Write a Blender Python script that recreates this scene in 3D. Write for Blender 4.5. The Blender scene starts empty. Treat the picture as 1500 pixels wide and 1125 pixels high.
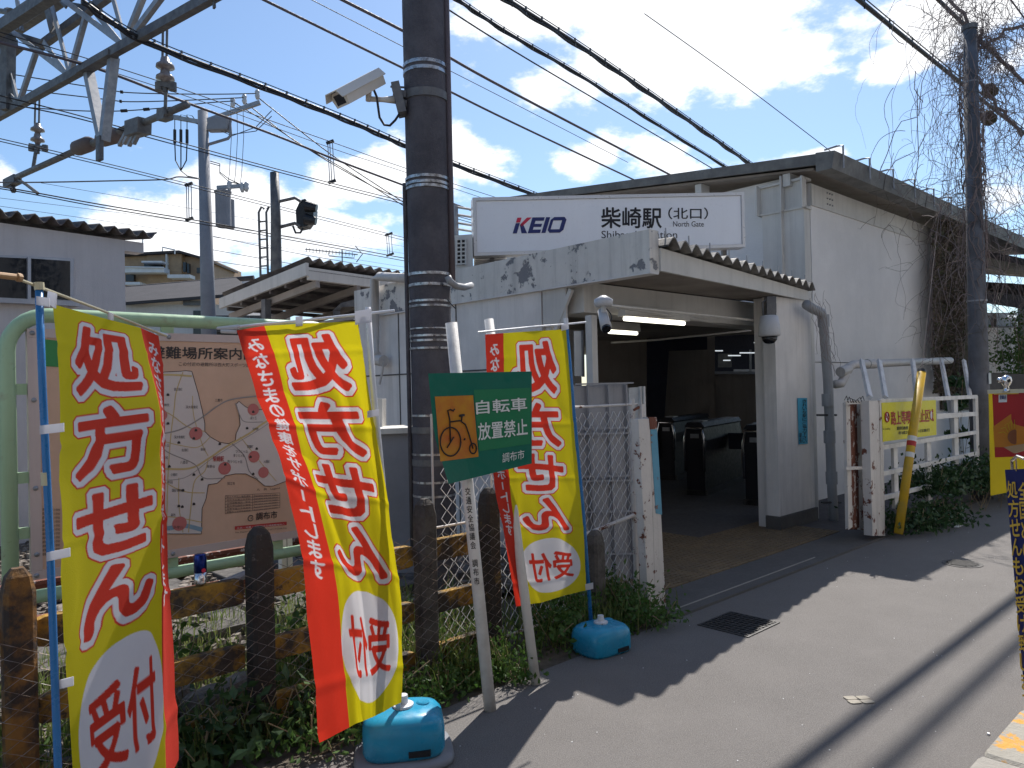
import bpy, math, random
import numpy as np
from mathutils import Vector, Matrix, noise
random.seed(7)
scene = bpy.context.scene
COL = scene.collection
R = math.radians
# ------------------------------------------------------------------ camera
FPX, PITCH, ROLL, CH = 1100.0, R(0.4), R(-1.3), 1.55
cam = bpy.data.cameras.new('camera'); cam.sensor_width = 36; cam.lens = 36*FPX/1500; cam.clip_end = 3000; cam.clip_start = 0.05
cam_o = bpy.data.objects.new('camera', cam); COL.objects.link(cam_o)
CM = Matrix.Rotation(math.pi/2+PITCH, 3, 'X') @ Matrix.Rotation(ROLL, 3, 'Z')
cam_o.matrix_world = Matrix.Translation((0, 0, CH)) @ CM.to_4x4()
scene.camera = cam_o
# sun: ground shadow runs (-.69 along the road, -.42 towards the road) per metre of height
TH = R(47)
U = Vector((math.sin(TH), math.cos(TH), 0)); V = Vector((-math.cos(TH), math.sin(TH), 0)); Z = Vector((0, 0, 1))
SUN = (U*.69 + V*.42 + Z).normalized()
SUN_EL = math.asin(SUN.z); SUN_AZ = math.atan2(SUN.x, SUN.y)
sl = bpy.data.lights.new('sun', 'SUN'); sl.energy = 5.0; sl.angle = R(0.5); sl.color = (1.0, .95, .88)
so = bpy.data.objects.new('sun', sl); so.rotation_euler = SUN.to_track_quat('Z', 'Y').to_euler(); COL.objects.link(so)
scene.view_settings.view_transform = 'Standard'; scene.view_settings.look = 'None'
scene.view_settings.exposure = 0.42; scene.view_settings.gamma = 1.0; scene.view_settings.use_curve_mapping = False
try:
    scene.cycles.max_bounces = 8; scene.cycles.transparent_max_bounces = 8; scene.cycles.use_denoising = True
except Exception: pass

def ray(px, py): return CM @ Vector(((px-750)/FPX, -(py-562.5)/FPX, -1))
def W(s, t, z=0.0): return U*s + V*t + Z*z
def onp(px, py, p0, n):
    r = ray(px, py); c = Vector((0, 0, CH)); return c + r*((p0-c).dot(n)/r.dot(n))
def PT(px, py, t): return onp(px, py, V*t, V)
def PS(px, py, s): return onp(px, py, U*s, U)
def PG(px, py, z=0.0): return onp(px, py, Z*z, Z)
def PD(px, py, d): return onp(px, py, Vector((0, d, 0)), Vector((0, 1, 0)))

# ------------------------------------------------------------------ world: clear sky with broken cumulus
world = bpy.data.worlds.new('World'); scene.world = world; world.use_nodes = True
nt = world.node_tree; nt.nodes.clear()
def nn(t, **k):
    n = nt.nodes.new(t)
    for a, b in k.items(): setattr(n, a, b)
    return n
def mth(op, a, b=None, c=None, clamp=False):
    n = nn('ShaderNodeMath', operation=op, use_clamp=clamp)
    for i, x in enumerate((a, b, c)):
        if x is None: continue
        if isinstance(x, (int, float)): n.inputs[i].default_value = x
        else: nt.links.new(x, n.inputs[i])
    return n.outputs[0]
out = nn('ShaderNodeOutputWorld'); bg = nn('ShaderNodeBackground'); nt.links.new(bg.outputs[0], out.inputs[0])
bg.inputs[1].default_value = 0.09
sky = nn('ShaderNodeTexSky'); sky.sky_type = 'NISHITA'; sky.sun_disc = False
sky.sun_elevation = SUN_EL; sky.sun_rotation = SUN_AZ; sky.air_density = 1.0; sky.dust_density = 0.6; sky.ozone_density = 1.6; sky.altitude = 50
tc = nn('ShaderNodeTexCoord'); sp = nn('ShaderNodeSeparateXYZ')
def wnoise(scale, detail, rough, off=0.0, squash=2.0):
    mp = nn('ShaderNodeMapping'); mp.inputs['Scale'].default_value = (1, 1, squash); mp.inputs['Location'].default_value = (off, off*.3, 0)
    nt.links.new(tc.outputs['Generated'], mp.inputs['Vector'])
    n = nn('ShaderNodeTexNoise'); n.inputs['Scale'].default_value = scale; n.inputs['Detail'].default_value = detail; n.inputs['Roughness'].default_value = rough
    nt.links.new(mp.outputs[0], n.inputs['Vector']); return n
nt.links.new(tc.outputs['Generated'], sp.inputs[0])
az = mth('ARCTAN2', sp.outputs[0], sp.outputs[1]); el = mth('ARCSINE', sp.outputs[2])
warp = wnoise(5, 3, .5, 3.1, 1.5)
wsp = nn('ShaderNodeSeparateColor'); nt.links.new(warp.outputs['Color'], wsp.inputs[0])
azw = mth('ADD', az, mth('MULTIPLY', mth('SUBTRACT', wsp.outputs[0], .5), .16))
elw = mth('ADD', el, mth('MULTIPLY', mth('SUBTRACT', wsp.outputs[1], .5), .10))
CL = [(1040, 10, 240, 115, 1.1), (1150, 60, 90, 70, .9), (1090, 90, 85, 60, 1.0), (900, 5, 120, 60, .9), (740, 45, 100, 50, .75), (780, 120, 75, 45, .8), (690, 90, 50, 50, .6),
      (860, 222, 75, 42, 1.0), (950, 235, 80, 35, .8), (540, 255, 85, 42, 1.0), (660, 225, 70, 48, .85), (490, 285, 60, 25, .8), (610, 285, 90, 30, .8), (590, 320, 70, 22, .7),
      (250, 330, 95, 50, 1.0), (380, 320, 130, 55, 1.1), (470, 360, 100, 45, .95), (340, 290, 80, 40, .75), (400, 385, 70, 25, .85), (200, 300, 60, 22, .5), (20, 255, 40, 26, .8), (700, 330, 60, 30, .6),
      (1345, 85, 65, 28, .85), (1420, 30, 95, 38, .85), (1480, 90, 60, 30, .6), (1190, 45, 60, 30, .6), (1215, 228, 60, 13, .6), (1270, 20, 80, 25, .7), (1480, 280, 60, 30, .6), (1300, -120, 300, 70, .9), (300, -260, 260, 80, .6), (800, -250, 300, 90, .8), (-250, 150, 150, 60, .8), (1750, 150, 160, 70, .9)]
dens = None
for px, py, rx, ry, a in CL:
    r = ray(px, py).normalized(); ca, ce = math.atan2(r.x, r.y), math.asin(r.z)
    dx = mth('MULTIPLY', mth('SUBTRACT', azw, ca), FPX/rx); dy = mth('MULTIPLY', mth('SUBTRACT', elw, ce), FPX/ry)
    g = mth('MULTIPLY', mth('EXPONENT', mth('MULTIPLY', mth('ADD', mth('MULTIPLY', dx, dx), mth('MULTIPLY', dy, dy)), -1.0)), a)
    dens = g if dens is None else mth('MAXIMUM', dens, g)
fb = wnoise(8, 10, .64); big = wnoise(2.2, 5, .55, 7.7, 2.5)
# the same broken cover goes on behind the camera and overhead
away = mth('SUBTRACT', 1.0, mth('MULTIPLY', sp.outputs[1], 1.6), clamp=True)
dens = mth('MAXIMUM', dens, mth('MULTIPLY', away, mth('MULTIPLY', mth('SUBTRACT', big.outputs[0], .52), 3.0)))
d2 = mth('ADD', dens, mth('MULTIPLY', mth('SUBTRACT', fb.outputs[0], .5), 1.9))
mr = nn('ShaderNodeMapRange', interpolation_type='SMOOTHSTEP'); nt.links.new(d2, mr.inputs[0]); mr.inputs[1].default_value = .36; mr.inputs[2].default_value = .70
shade = wnoise(6, 5, .55, 1.3)
cr = nn('ShaderNodeMix', data_type='RGBA'); nt.links.new(mth('MULTIPLY', mth('SUBTRACT', shade.outputs[0], .35), 2.5, clamp=True), cr.inputs[0])
cr.inputs[6].default_value = (10.2, 10.4, 10.9, 1); cr.inputs[7].default_value = (12.6, 12.5, 12.3, 1)
tint = nn('ShaderNodeMix', data_type='RGBA', blend_type='MULTIPLY'); tint.inputs[0].default_value = 1; nt.links.new(sky.outputs[0], tint.inputs[6]); tint.inputs[7].default_value = (1.06, 1.19, 1.29, 1)
mx = nn('ShaderNodeMix', data_type='RGBA'); nt.links.new(mth('MULTIPLY', mr.outputs[0], .96), mx.inputs[0]); nt.links.new(tint.outputs[2], mx.inputs[6]); nt.links.new(cr.outputs[2], mx.inputs[7])
nt.links.new(mx.outputs[2], bg.inputs[0])

# ------------------------------------------------------------------ materials
def material(name, col, rough=.7, metal=0.0, col2=None, scale=6.0, lo=.4, hi=.65, detail=6, bump=0.0, bscale=60.0, var=0.12, streak=0.0,
             col3=None, scale3=25.0, lo3=.6, hi3=.68, spec=.4, emit=None, es=0.0, trans=0.0, vattr=None, edge=0.0):
    m = bpy.data.materials.new(name); m.use_nodes = True; t = m.node_tree; N = t.nodes; L = t.links
    b = N['Principled BSDF']; b.inputs['Roughness'].default_value = rough; b.inputs['Metallic'].default_value = metal
    b.inputs['Specular IOR Level'].default_value = spec
    tc = N.new('ShaderNodeTexCoord')
    def noi(s, d=5, r=.6, z=1.0, off=0.0):
        mp = N.new('ShaderNodeMapping'); mp.inputs['Scale'].default_value = (1, 1, z); mp.inputs['Location'].default_value = (off, off, off); L.new(tc.outputs['Object'], mp.inputs[0])
        n = N.new('ShaderNodeTexNoise'); n.inputs['Scale'].default_value = s; n.inputs['Detail'].default_value = d; n.inputs['Roughness'].default_value = r
        L.new(mp.outputs[0], n.inputs['Vector']); return n.outputs[0]
    def rng(v, a, b_, c=0.0, d=1.0):
        n = N.new('ShaderNodeMapRange'); L.new(v, n.inputs[0]); n.inputs[1].default_value = a; n.inputs[2].default_value = b_; n.inputs[3].default_value = c; n.inputs[4].default_value = d; return n.outputs[0]
    def mix(f, a, b_, mode='MIX'):
        n = N.new('ShaderNodeMix'); n.data_type = 'RGBA'; n.blend_type = mode
        for i, x in ((0, f), (6, a), (7, b_)):
            if isinstance(x, (int, float)): n.inputs[i].default_value = x
            elif isinstance(x, tuple): n.inputs[i].default_value = (*x, 1)
            else: L.new(x, n.inputs[i])
        return n.outputs[2]
    c = None
    if vattr:
        a = N.new('ShaderNodeAttribute'); a.attribute_name = vattr; c = a.outputs['Color']
    else:
        rgb = N.new('ShaderNodeRGB'); rgb.outputs[0].default_value = (*col, 1); c = rgb.outputs[0]
    if var:
        oi = N.new('ShaderNodeObjectInfo')
        g = rng(noi(2.3, 6, .65), .3, .7, 1-var, 1+var)
        gg = N.new('ShaderNodeCombineColor'); [L.new(g, gg.inputs[i]) for i in range(3)]
        c = mix(1.0, c, gg.outputs[0], 'MULTIPLY')
    if streak:
        st = rng(noi(9, 6, .7, .06, 4.0), .48, .75, 0, streak); c = mix(st, c, tuple(x*.35 for x in col))
    if col2: c = mix(rng(noi(scale, detail, .65, 1, 2.0), lo, hi), c, col2)
    if col3: c = mix(rng(noi(scale3, 6, .7, 1, 9.0), lo3, hi3), c, col3)
    L.new(c, b.inputs['Base Color'])
    rr = rng(noi(bscale*.35+3, 4, .6, 1, 5.), .3, .7, max(rough-.12, .02), min(rough+.12, 1)); L.new(rr, b.inputs['Roughness'])
    if bump:
        bn = N.new('ShaderNodeBump'); bn.inputs['Strength'].default_value = bump; bn.inputs['Distance'].default_value = .01
        h = noi(bscale, 6, .65)
        if col2 and edge:
            ad = N.new('ShaderNodeMath'); ad.operation = 'MULTIPLY_ADD'; L.new(rng(noi(scale, detail, .65, 1, 2.0), lo, hi), ad.inputs[0]); ad.inputs[1].default_value = -edge; L.new(h, ad.inputs[2]); h = ad.outputs[0]
        L.new(h, bn.inputs['Height']); L.new(bn.outputs[0], b.inputs['Normal'])
    if emit: b.inputs['Emission Color'].default_value = (*emit, 1); b.inputs['Emission Strength'].default_value = es
    if trans:
        tr = N.new('ShaderNodeBsdfTranslucent'); L.new(c, tr.inputs[0]); ms = N.new('ShaderNodeMixShader'); ms.inputs[0].default_value = trans
        L.new(b.outputs[0], ms.inputs[1]); L.new(tr.outputs[0], ms.inputs[2]); L.new(ms.outputs[0], N['Material Output'].inputs[0])
    return m
M = {}
def mat(k, *a, **kw): M[k] = material(k, *a, **kw)
mat('asphalt', (.150, .140, .134), .9, col2=(.205, .192, .183), scale=150, lo=.38, hi=.62, detail=3, bump=.8, bscale=190, var=.17, col3=(.45, .43, .41), scale3=210, lo3=.70, hi3=.75)
mat('concrete_slab', (.115, .108, .105), .85, col2=(.10, .098, .094), scale=3, bump=.3, bscale=120, var=.2)
mat('soil', (.085, .068, .05), .95, col2=(.15, .13, .10), scale=9, bump=1, bscale=40)
mat('ground_far', (.14, .13, .11), .95, col2=(.08, .09, .05), scale=.4, bump=.3)
mat('gravel', (.27, .235, .20), .9, col2=(.12, .10, .085), scale=14, lo=.35, hi=.6, bump=.6, bscale=80, var=.3)
mat('wall', (.76, .73, .70), .75, col2=(.58, .56, .54), scale=1.4, lo=.45, hi=.8, bump=.12, bscale=55, var=.06, streak=.35)
mat('wall_clean', (.77, .745, .72), .75, col2=(.70, .68, .66), scale=2.2, lo=.4, hi=.8, bump=.3, bscale=35, var=.05, streak=.05)
mat('render_wall', (.60, .565, .55), .85, bump=.35, bscale=90, var=.06, streak=.15)
mat('peeling', (.70, .67, .62), .7, col2=(.22, .22, .23), scale=4.2, lo=.565, hi=.585, bump=.6, bscale=30, var=.1, streak=.45, edge=2.0, detail=9, col3=(.12, .10, .09), scale3=11, lo3=.66, hi3=.72)
mat('white_paint', (.72, .70, .67), .55, col2=(.50, .47, .44), scale=6, lo=.5, hi=.75, bump=.1, bscale=50, var=.08, streak=.35)
mat('chipped_white', (.66, .62, .58), .6, col2=(.17, .06, .035), scale=10, lo=.59, hi=.62, bump=.5, bscale=30, var=.1, edge=1.5, detail=9, streak=.35)
mat('rusty', (.18, .065, .04), .85, col2=(.55, .50, .46), scale=15, lo=.56, hi=.60, bump=.6, bscale=60, var=.3)
mat('blue_tape', (.11, .32, .45), .6, col2=(.20, .10, .06), scale=20, lo=.62, hi=.66, var=.15)
mat('beam', (.60, .58, .54), .6, var=.08, streak=.3, bump=.08)
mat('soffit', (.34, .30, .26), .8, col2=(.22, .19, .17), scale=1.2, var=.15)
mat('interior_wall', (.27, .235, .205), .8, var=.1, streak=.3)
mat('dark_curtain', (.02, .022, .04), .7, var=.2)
mat('corrugated', (.27, .255, .235), .7, col2=(.14, .13, .12), scale=7, bump=.3, bscale=60, var=.2, streak=.4)
mat('corrugated_dark', (.10, .085, .085), .75, col2=(.17, .155, .14), scale=6, bump=.3, var=.2)
mat('roof_trim', (.19, .185, .17), .6, col2=(.12, .115, .11), scale=4, var=.12, streak=.35, bump=.08)
mat('sign_white', (.82, .83, .86), .35, var=.02, streak=.05)
mat('sign_frame', (.62, .62, .63), .35, metal=.3, var=.05)
mat('ink', (.018, .017, .02), .6, var=0)
mat('navy_ink', (.02, .03, .14), .5, var=0); mat('logo_red', (.62, .03, .07), .5, var=0)
mat('pole_dark', (.085, .080, .092), .8, col2=(.125, .118, .13), scale=5, bump=.9, bscale=150, var=.18, streak=.3)
mat('pole_concrete', (.15, .155, .175), .75, col2=(.10, .10, .105), scale=4, bump=.25, bscale=80, var=.15, streak=.35)
mat('pole_far', (.24, .245, .27), .8, var=.15)
mat('steel_band', (.50, .51, .53), .35, metal=.8, col2=(.2, .19, .19), scale=18, lo=.45, hi=.6, var=.2)
mat('galv', (.26, .27, .29), .5, metal=.5, col2=(.36, .36, .37), scale=9, var=.2, bump=.1)
mat('galv_dark', (.12, .12, .125), .6, metal=.3, col2=(.19, .185, .18), scale=8, var=.2)
mat('cable', (.022, .021, .024), .55, var=.1)
mat('cable_brown', (.105, .085, .095), .6, var=.15)
mat('insulator', (.30, .27, .26), .25, col2=(.18, .14, .13), scale=9, var=.1)
mat('cam_beige', (.68, .65, .60), .45, var=.05)
mat('cam_white', (.50, .50, .51), .35, var=.04)
mat('black_glass', (.012, .012, .016), .08, var=0, spec=.6)
mat('black_plastic', (.02, .02, .022), .4, var=.1)
mat('green_tube', (.36, .52, .33), .38, col2=(.30, .33, .22), scale=9, lo=.58, hi=.75, var=.07, streak=.25, bump=.06)
mat('board_pink', (.64, .43, .31), .6, var=.05, col2=(.57, .38, .27), scale=3, streak=.1, bump=.04)
mat('board_frame', (.55, .46, .43), .5, var=.06, streak=.2)
mat('map_pale', (.62, .56, .53), .6, var=.03); mat('map_road', (.55, .42, .20), .6, var=0); mat('map_rail', (.30, .28, .27), .6, var=0)
mat('map_red', (.50, .16, .15), .6, var=.05); mat('map_blue', (.22, .33, .42), .6, var=0); mat('map_green', (.05, .25, .08), .6, var=0)
mat('map_ink', (.05, .045, .045), .6, var=0); mat('ink_red', (.45, .04, .04), .6, var=0)
mat('board_back', (.35, .35, .36), .5, metal=.4)
mat('flag', (1, 1, 1), .85, var=.05, trans=.42, vattr='print', bump=.25, bscale=350)
mat('flag_tab', (.72, .72, .76), .8, trans=.4, var=.05)
mat('pole_blue', (.03, .17, .42), .3, var=.06); mat('pole_white', (.66, .67, .70), .3, var=.06); mat('cap_cream', (.55, .50, .34), .4)
mat('water_base', (.02, .30, .50), .28, var=.06, bump=.05, bscale=20, col2=(.03, .24, .40), scale=7)
mat('base_grey', (.20, .21, .235), .5, var=.1)
mat('chain_grey', (.30, .29, .28), .5, metal=.5, var=.2, col2=(.16, .09, .05), scale=9)
mat('fence_black', (.040, .036, .033), .85, col2=(.15, .105, .035), scale=9, lo=.6, hi=.68, bump=.9, bscale=40, var=.3, col3=(.12, .11, .10), scale3=30)
mat('fence_yellow', (.36, .205, .03), .8, col2=(.055, .045, .038), scale=6, lo=.42, hi=.56, bump=.8, bscale=45, var=.25, col3=(.04, .033, .03), scale3=24, lo3=.58, hi3=.66)
mat('fence_post_worn', (.22, .11, .03), .85, col2=(.05, .04, .035), scale=6, lo=.42, hi=.56, bump=.9, bscale=40, var=.3)
mat('concrete_old', (.13, .12, .11), .9, col2=(.055, .05, .047), scale=9, bump=.8, bscale=50, var=.25)
mat('sign_green', (.006, .145, .10), .4, var=.06); mat('sign_green2', (.02, .20, .09), .4, var=.04)
mat('sign_orange', (.55, .25, .02), .45, col2=(.5, .13, .03), scale=7, var=.1); mat('sign_text', (.75, .78, .76), .5, var=0)
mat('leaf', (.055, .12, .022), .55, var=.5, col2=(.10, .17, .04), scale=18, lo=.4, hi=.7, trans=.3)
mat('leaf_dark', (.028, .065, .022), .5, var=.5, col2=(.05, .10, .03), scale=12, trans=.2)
mat('grass', (.13, .20, .04), .6, var=.4, col2=(.24, .24, .09), scale=15, trans=.35)
mat('dry_stem', (.26, .20, .12), .8, var=.3)
mat('vine', (.19, .155, .155), .85, col2=(.20, .155, .14), scale=4, var=.3)
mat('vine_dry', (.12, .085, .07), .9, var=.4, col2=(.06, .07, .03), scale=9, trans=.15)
mat('yellow_guard', (.62, .38, .02), .5, var=.06, col2=(.5, .33, .05), scale=9, streak=.2)
mat('sign_yellow', (.70, .63, .015), .45, var=.05)
mat('blue_sticker', (.05, .36, .55), .5, var=.05)
mat('pipe_grey', (.30, .31, .325), .5, var=.12, streak=.3); mat('pipe_cream', (.56, .53, .50), .5, var=.1, streak=.3)
mat('stone_base', (.11, .105, .10), .9, bump=.6, bscale=50, var=.25)
mat('tile_yellow', (.20, .145, .085), .8, var=.25, col2=(.16, .12, .08), scale=9, bump=.2)
mat('tile_grey', (.10, .09, .088), .8, var=.2, col2=(.09, .08, .075), scale=5)
mat('galv_panel', (.30, .30, .315), .6, var=.12, streak=.35)
mat('sleeve_brown', (.13, .10, .095), .7, var=.2)
mat('iron', (.07, .068, .068), .6, metal=.5, var=.2)
mat('window_dark', (.02, .022, .026), .12, var=.3); mat('alu', (.42, .43, .46), .4, metal=.5)
mat('brick_tan', (.42, .29, .18), .8, var=.1, col2=(.34, .23, .15), scale=2); mat('brick_side', (.36, .25, .17), .8, var=.1)
mat('roof_tile', (.05, .045, .047), .8, var=.2); mat('pale_build', (.62, .63, .65), .7)
mat('kerb', (.33, .31, .28), .85, bump=.7, bscale=50, var=.2); mat('kerb_orange', (.33, .31, .27), .8, col2=(.60, .30, .05), scale=9, lo=.52, hi=.57, bump=.7, bscale=50)
mat('patch', (.34, .31, .26), .9, bump=.5, var=.2)
mat('banner_red', (.55, .03, .03), .45, trans=.35, var=.06); mat('banner_yellow', (.70, .58, .02), .45, trans=.35); mat('banner_navy', (.015, .022, .12), .5, trans=.1, var=.05)
mat('banner_orange', (.70, .26, .02), .5, trans=.3); mat('banner_text', (.72, .45, .06), .5, var=0)
mat('gate_dark', (.03, .03, .036), .5, var=.15, spec=.12)
mat('chrome', (.7, .7, .72), .12, metal=1.0, var=0)
mat('can_blue', (.01, .03, .20), .2, metal=.6, var=0); mat('can_silver', (.65, .66, .68), .2, metal=.9, var=0)
mat('lamp_body', (.62, .60, .56), .5); mat('tube_lit', (1, 1, .95), .5, var=0, emit=(1.0, .97, .82), es=2.0)
mat('tube_far', (1, 1, 1), .5, var=0, emit=(.85, .93, 1.0), es=.5)
mat('paper', (.7, .7, .68), .7, var=.03); mat('tan_thing', (.42, .25, .12), .6); mat('litter', (.8, .8, .8), .6)
mat('copper_fig', (.25, .10, .05), .5)
mat('ac_white', (.60, .59, .56), .5, var=.05, streak=.2)

# ------------------------------------------------------------------ mesh helpers
class MB:
    def __init__(s): s.v = []; s.f = []
    def add(s, vs, fs):
        o = len(s.v); s.v += [Vector(p) for p in vs]; s.f += [tuple(i+o for i in q) for q in fs]; return s
    def quad(s, a, b, c, d): return s.add([a, b, c, d], [(0, 1, 2, 3)])
    def box(s, c, a, b, d):
        c = Vector(c); P = [c+a*i+b*j+d*k for i in (-1, 1) for j in (-1, 1) for k in (-1, 1)]
        return s.add(P, [(0, 1, 3, 2), (4, 6, 7, 5), (0, 4, 5, 1), (2, 3, 7, 6), (0, 2, 6, 4), (1, 5, 7, 3)])
    def st(s, s0, s1, t0, t1, z0, z1): return s.box(W((s0+s1)/2, (t0+t1)/2, (z0+z1)/2), U*(s1-s0)/2, V*(t1-t0)/2, Z*(z1-z0)/2)
    def bevbox(s, c, a, b, d, bv=.15):
        # box with chamfered edges along d
        c = Vector(c); P = []
        for k, q in ((-1, 1-bv*.5), (-1+bv, 1), (1-bv, 1), (1, 1-bv*.5)):
            for i, j in ((-1, -1+bv), (-1+bv, -1), (1-bv, -1), (1, -1+bv), (1, 1-bv), (1-bv, 1), (-1+bv, 1), (-1, 1-bv)): P.append(c+a*i*q+b*j*q+d*k)
        F = [tuple(range(7, -1, -1)), tuple(range(24, 32))]
        for r in range(3):
            for i in range(8): F.append((r*8+i, r*8+(i+1) % 8, r*8+8+(i+1) % 8, r*8+8+i))
        return s.add(P, F)
    def bar(s, a, b, w, h, up=Z):
        a, b = Vector(a), Vector(b); d = (b-a); L = d.length; d = d/L
        x = d.cross(up); x = x.normalized() if x.length > 1e-4 else d.orthogonal().normalized(); y = x.cross(d).normalized()
        return s.box((a+b)/2, d*L/2, x*w/2, y*h/2)
    def lbar(s, a, b, w, th, up=Z):   # angle iron
        a, b = Vector(a), Vector(b); d = (b-a).normalized(); x = d.cross(up).normalized(); y = x.cross(d).normalized()
        s.box((a+b)/2, (b-a)/2, x*w/2, y*th/2); return s.box((a+b)/2+x*(w/2-th/2)+y*(w/2+th/2), (b-a)/2, x*th/2, y*w/2)
    def tube(s, pts, r, n=8, cap=True):
        pts = [Vector(p) for p in pts]; m = len(pts); P = []; F = []; x = None
        for i, p in enumerate(pts):
            d = (pts[min(i+1, m-1)]-pts[max(i-1, 0)]).normalized()
            if x is None: x = d.orthogonal().normalized()
            else:
                x = x-d*x.dot(d); x = x.normalized() if x.length > 1e-5 else d.orthogonal().normalized()
            y = d.cross(x); rr = r[i] if isinstance(r, (list, tuple)) else r
            P += [p+(x*math.cos(2*math.pi*k/n)+y*math.sin(2*math.pi*k/n))*rr for k in range(n)]
        for i in range(m-1):
            for k in range(n): F.append((i*n+k, i*n+(k+1) % n, (i+1)*n+(k+1) % n, (i+1)*n+k))
        if cap and n > 3: F += [tuple(range(n-1, -1, -1)), tuple(range((m-1)*n, m*n))]
        return s.add(P, F)
    def lathe(s, c, prof, n=16, ax=Z):
        ax = Vector(ax).normalized(); c = Vector(c); return s.tube2(c, ax, prof, n)
    def tube2(s, c, ax, prof, n):
        x = ax.orthogonal().normalized(); y = ax.cross(x); P = []; F = []
        for r, h in prof: P += [c+ax*h+(x*math.cos(2*math.pi*k/n)+y*math.sin(2*math.pi*k/n))*max(r, 1e-4) for k in range(n)]
        for i in range(len(prof)-1):
            for k in range(n): F.append((i*n+k, i*n+(k+1) % n, (i+1)*n+(k+1) % n, (i+1)*n+k))
        F += [tuple(range(n-1, -1, -1)), tuple(range((len(prof)-1)*n, len(prof)*n))]
        return s.add(P, F)
    def prism(s, poly, vec):
        vec = Vector(vec); n = len(poly); P = [Vector(p) for p in poly]; P2 = [p+vec for p in P]
        F = [tuple(range(n)), tuple(range(2*n-1, n-1, -1))]+[(i, (i+1) % n, n+(i+1) % n, n+i)[::-1] for i in range(n)]
        return s.add(P+P2, F)
def setp(o, label=None, cat=None, group=None, kind=None):
    for k, v in (('label', label), ('category', cat), ('group', group), ('kind', kind)):
        if v: o[k] = v
    return o
def build(name, mb, m, parent=None, label=None, cat=None, group=None, kind=None, smooth=False, origin=None):
    if parent is not None:
        o0 = Vector((0, 0, 0)); q = parent
        while q is not None: o0 = o0+Vector(q.location); q = q.parent
        org = None
    else:
        if origin is None:
            a = np.array([tuple(p) for p in mb.v]); org = Vector(((a[:, 0].min()+a[:, 0].max())/2, (a[:, 1].min()+a[:, 1].max())/2, a[:, 2].min()))
        else: org = Vector(origin)
        o0 = org
    me = bpy.data.meshes.new(name); me.from_pydata([tuple(p-o0) for p in mb.v], [], mb.f); me.validate()
    me.materials.append(M[m] if isinstance(m, str) else m)
    if smooth: me.polygons.foreach_set('use_smooth', [True]*len(me.polygons))
    me.update()
    o = bpy.data.objects.new(name, me); COL.objects.link(o)
    if parent is not None: o.parent = parent
    else: o.location = org
    return setp(o, label, cat, group, kind)
def thing(name, label, cat, loc, group=None, kind=None):
    o = bpy.data.objects.new(name, None); o.empty_display_size = .1; COL.objects.link(o); o.location = loc
    return setp(o, label, cat, group, kind)
# text
def glyphs(txt, bold=0.0, shear=0.0, spacing=1.0):
    c = bpy.data.curves.new('lettering', 'FONT'); c.body = txt; c.size = 1; c.offset = bold; c.shear = shear; c.space_character = spacing; c.resolution_u = 3
    o = bpy.data.objects.new('lettering', c); COL.objects.link(o)
    dg = bpy.context.evaluated_depsgraph_get(); me = o.evaluated_get(dg).to_mesh()
    v = np.array([tuple(p.co)[:2] for p in me.vertices]) if len(me.vertices) else np.zeros((0, 2))
    f = [tuple(p.vertices) for p in me.polygons]; o.evaluated_get(dg).to_mesh_clear()
    bpy.data.objects.remove(o); bpy.data.curves.remove(c); return v, f
def text_box(mb, txt, p00, p10, p01, bold=0.012, lift=None, shear=0.0, keep=False):
    v, f = glyphs(txt, 0.0, shear)
    if not len(v): return mb
    lo, hi = v.min(0), v.max(0); sz = np.maximum(hi-lo, 1e-3); p00, p10, p01 = Vector(p00), Vector(p10), Vector(p01)
    X, Y = p10-p00, p01-p00
    L = lift if lift is not None else Vector((0, 0, 0))
    nrm = X.cross(Y).normalized(); sh = [(0, 0)]
    if bold > .009: b8 = bold*.9; sh = [(-b8, 0), (b8, 0), (0, b8), (0, -b8), (0, 0)]
    for k, (u_, w_) in enumerate(sh): mb.add([p00+X*float((a+u_-lo[0])/sz[0])+Y*float((b+w_-lo[1])/sz[1])+L+nrm*(.00025*k) for a, b in v], f)
    return mb
def text_col(mb, txt, fn, x0, x1, y0, y1, bold=.012, lift=None, gap=.12):
    n = len(txt); h = (y1-y0)/n
    for i, ch in enumerate(txt):
        a, b = y0+h*(i+gap/2), y0+h*(i+1-gap/2)
        xo = 0
        if ch in 'ー': text_box(mb, '｜', fn(x0+(x1-x0)*.42, b), fn(x0+(x1-x0)*.58, b), fn(x0+(x1-x0)*.42, a), bold, lift); continue
        text_box(mb, ch, fn(x0, b), fn(x1, b), fn(x0, a), bold, lift)
    return mb

# ================================================================== GROUND
def sheet(s0, s1, t0, t1, z, ns=1, nt_=1, amp=0.0):
    mb = MB(); P = []; F = []
    for i in range(ns+1):
        for j in range(nt_+1):
            p = W(s0+(s1-s0)*i/ns, t0+(t1-t0)*j/nt_, z)
            if amp: p.z += amp*(noise.noise(p*1.1)+.5*noise.noise(p*4))
            P.append(p)
    for i in range(ns):
        for j in range(nt_): F.append((i*(nt_+1)+j, (i+1)*(nt_+1)+j, (i+1)*(nt_+1)+j+1, i*(nt_+1)+j+1))
    return mb.add(P, F)
build('ground', MB().quad(*(Vector(p) for p in ((-900, -900, -.12), (900, -900, -.12), (900, 900, -.12), (-900, 900, -.12)))), 'ground_far', kind='structure')
road = build('road', sheet(-14, 60, .86, 2.94, 0.0, 2, 2), 'asphalt', kind='structure')
build('sidewalk', MB().st(-14, 60, -1.5, .740, -.1, .11), 'concrete_slab', kind='structure')
build('verge', sheet(-8, 4.25, 2.9, 4.2, -.012, 60, 12, .03), 'soil', kind='structure')
build('ballast_bed', sheet(-10, 4.6, 4.2, 16, .03, 60, 60, .05), 'gravel', kind='structure')
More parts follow.
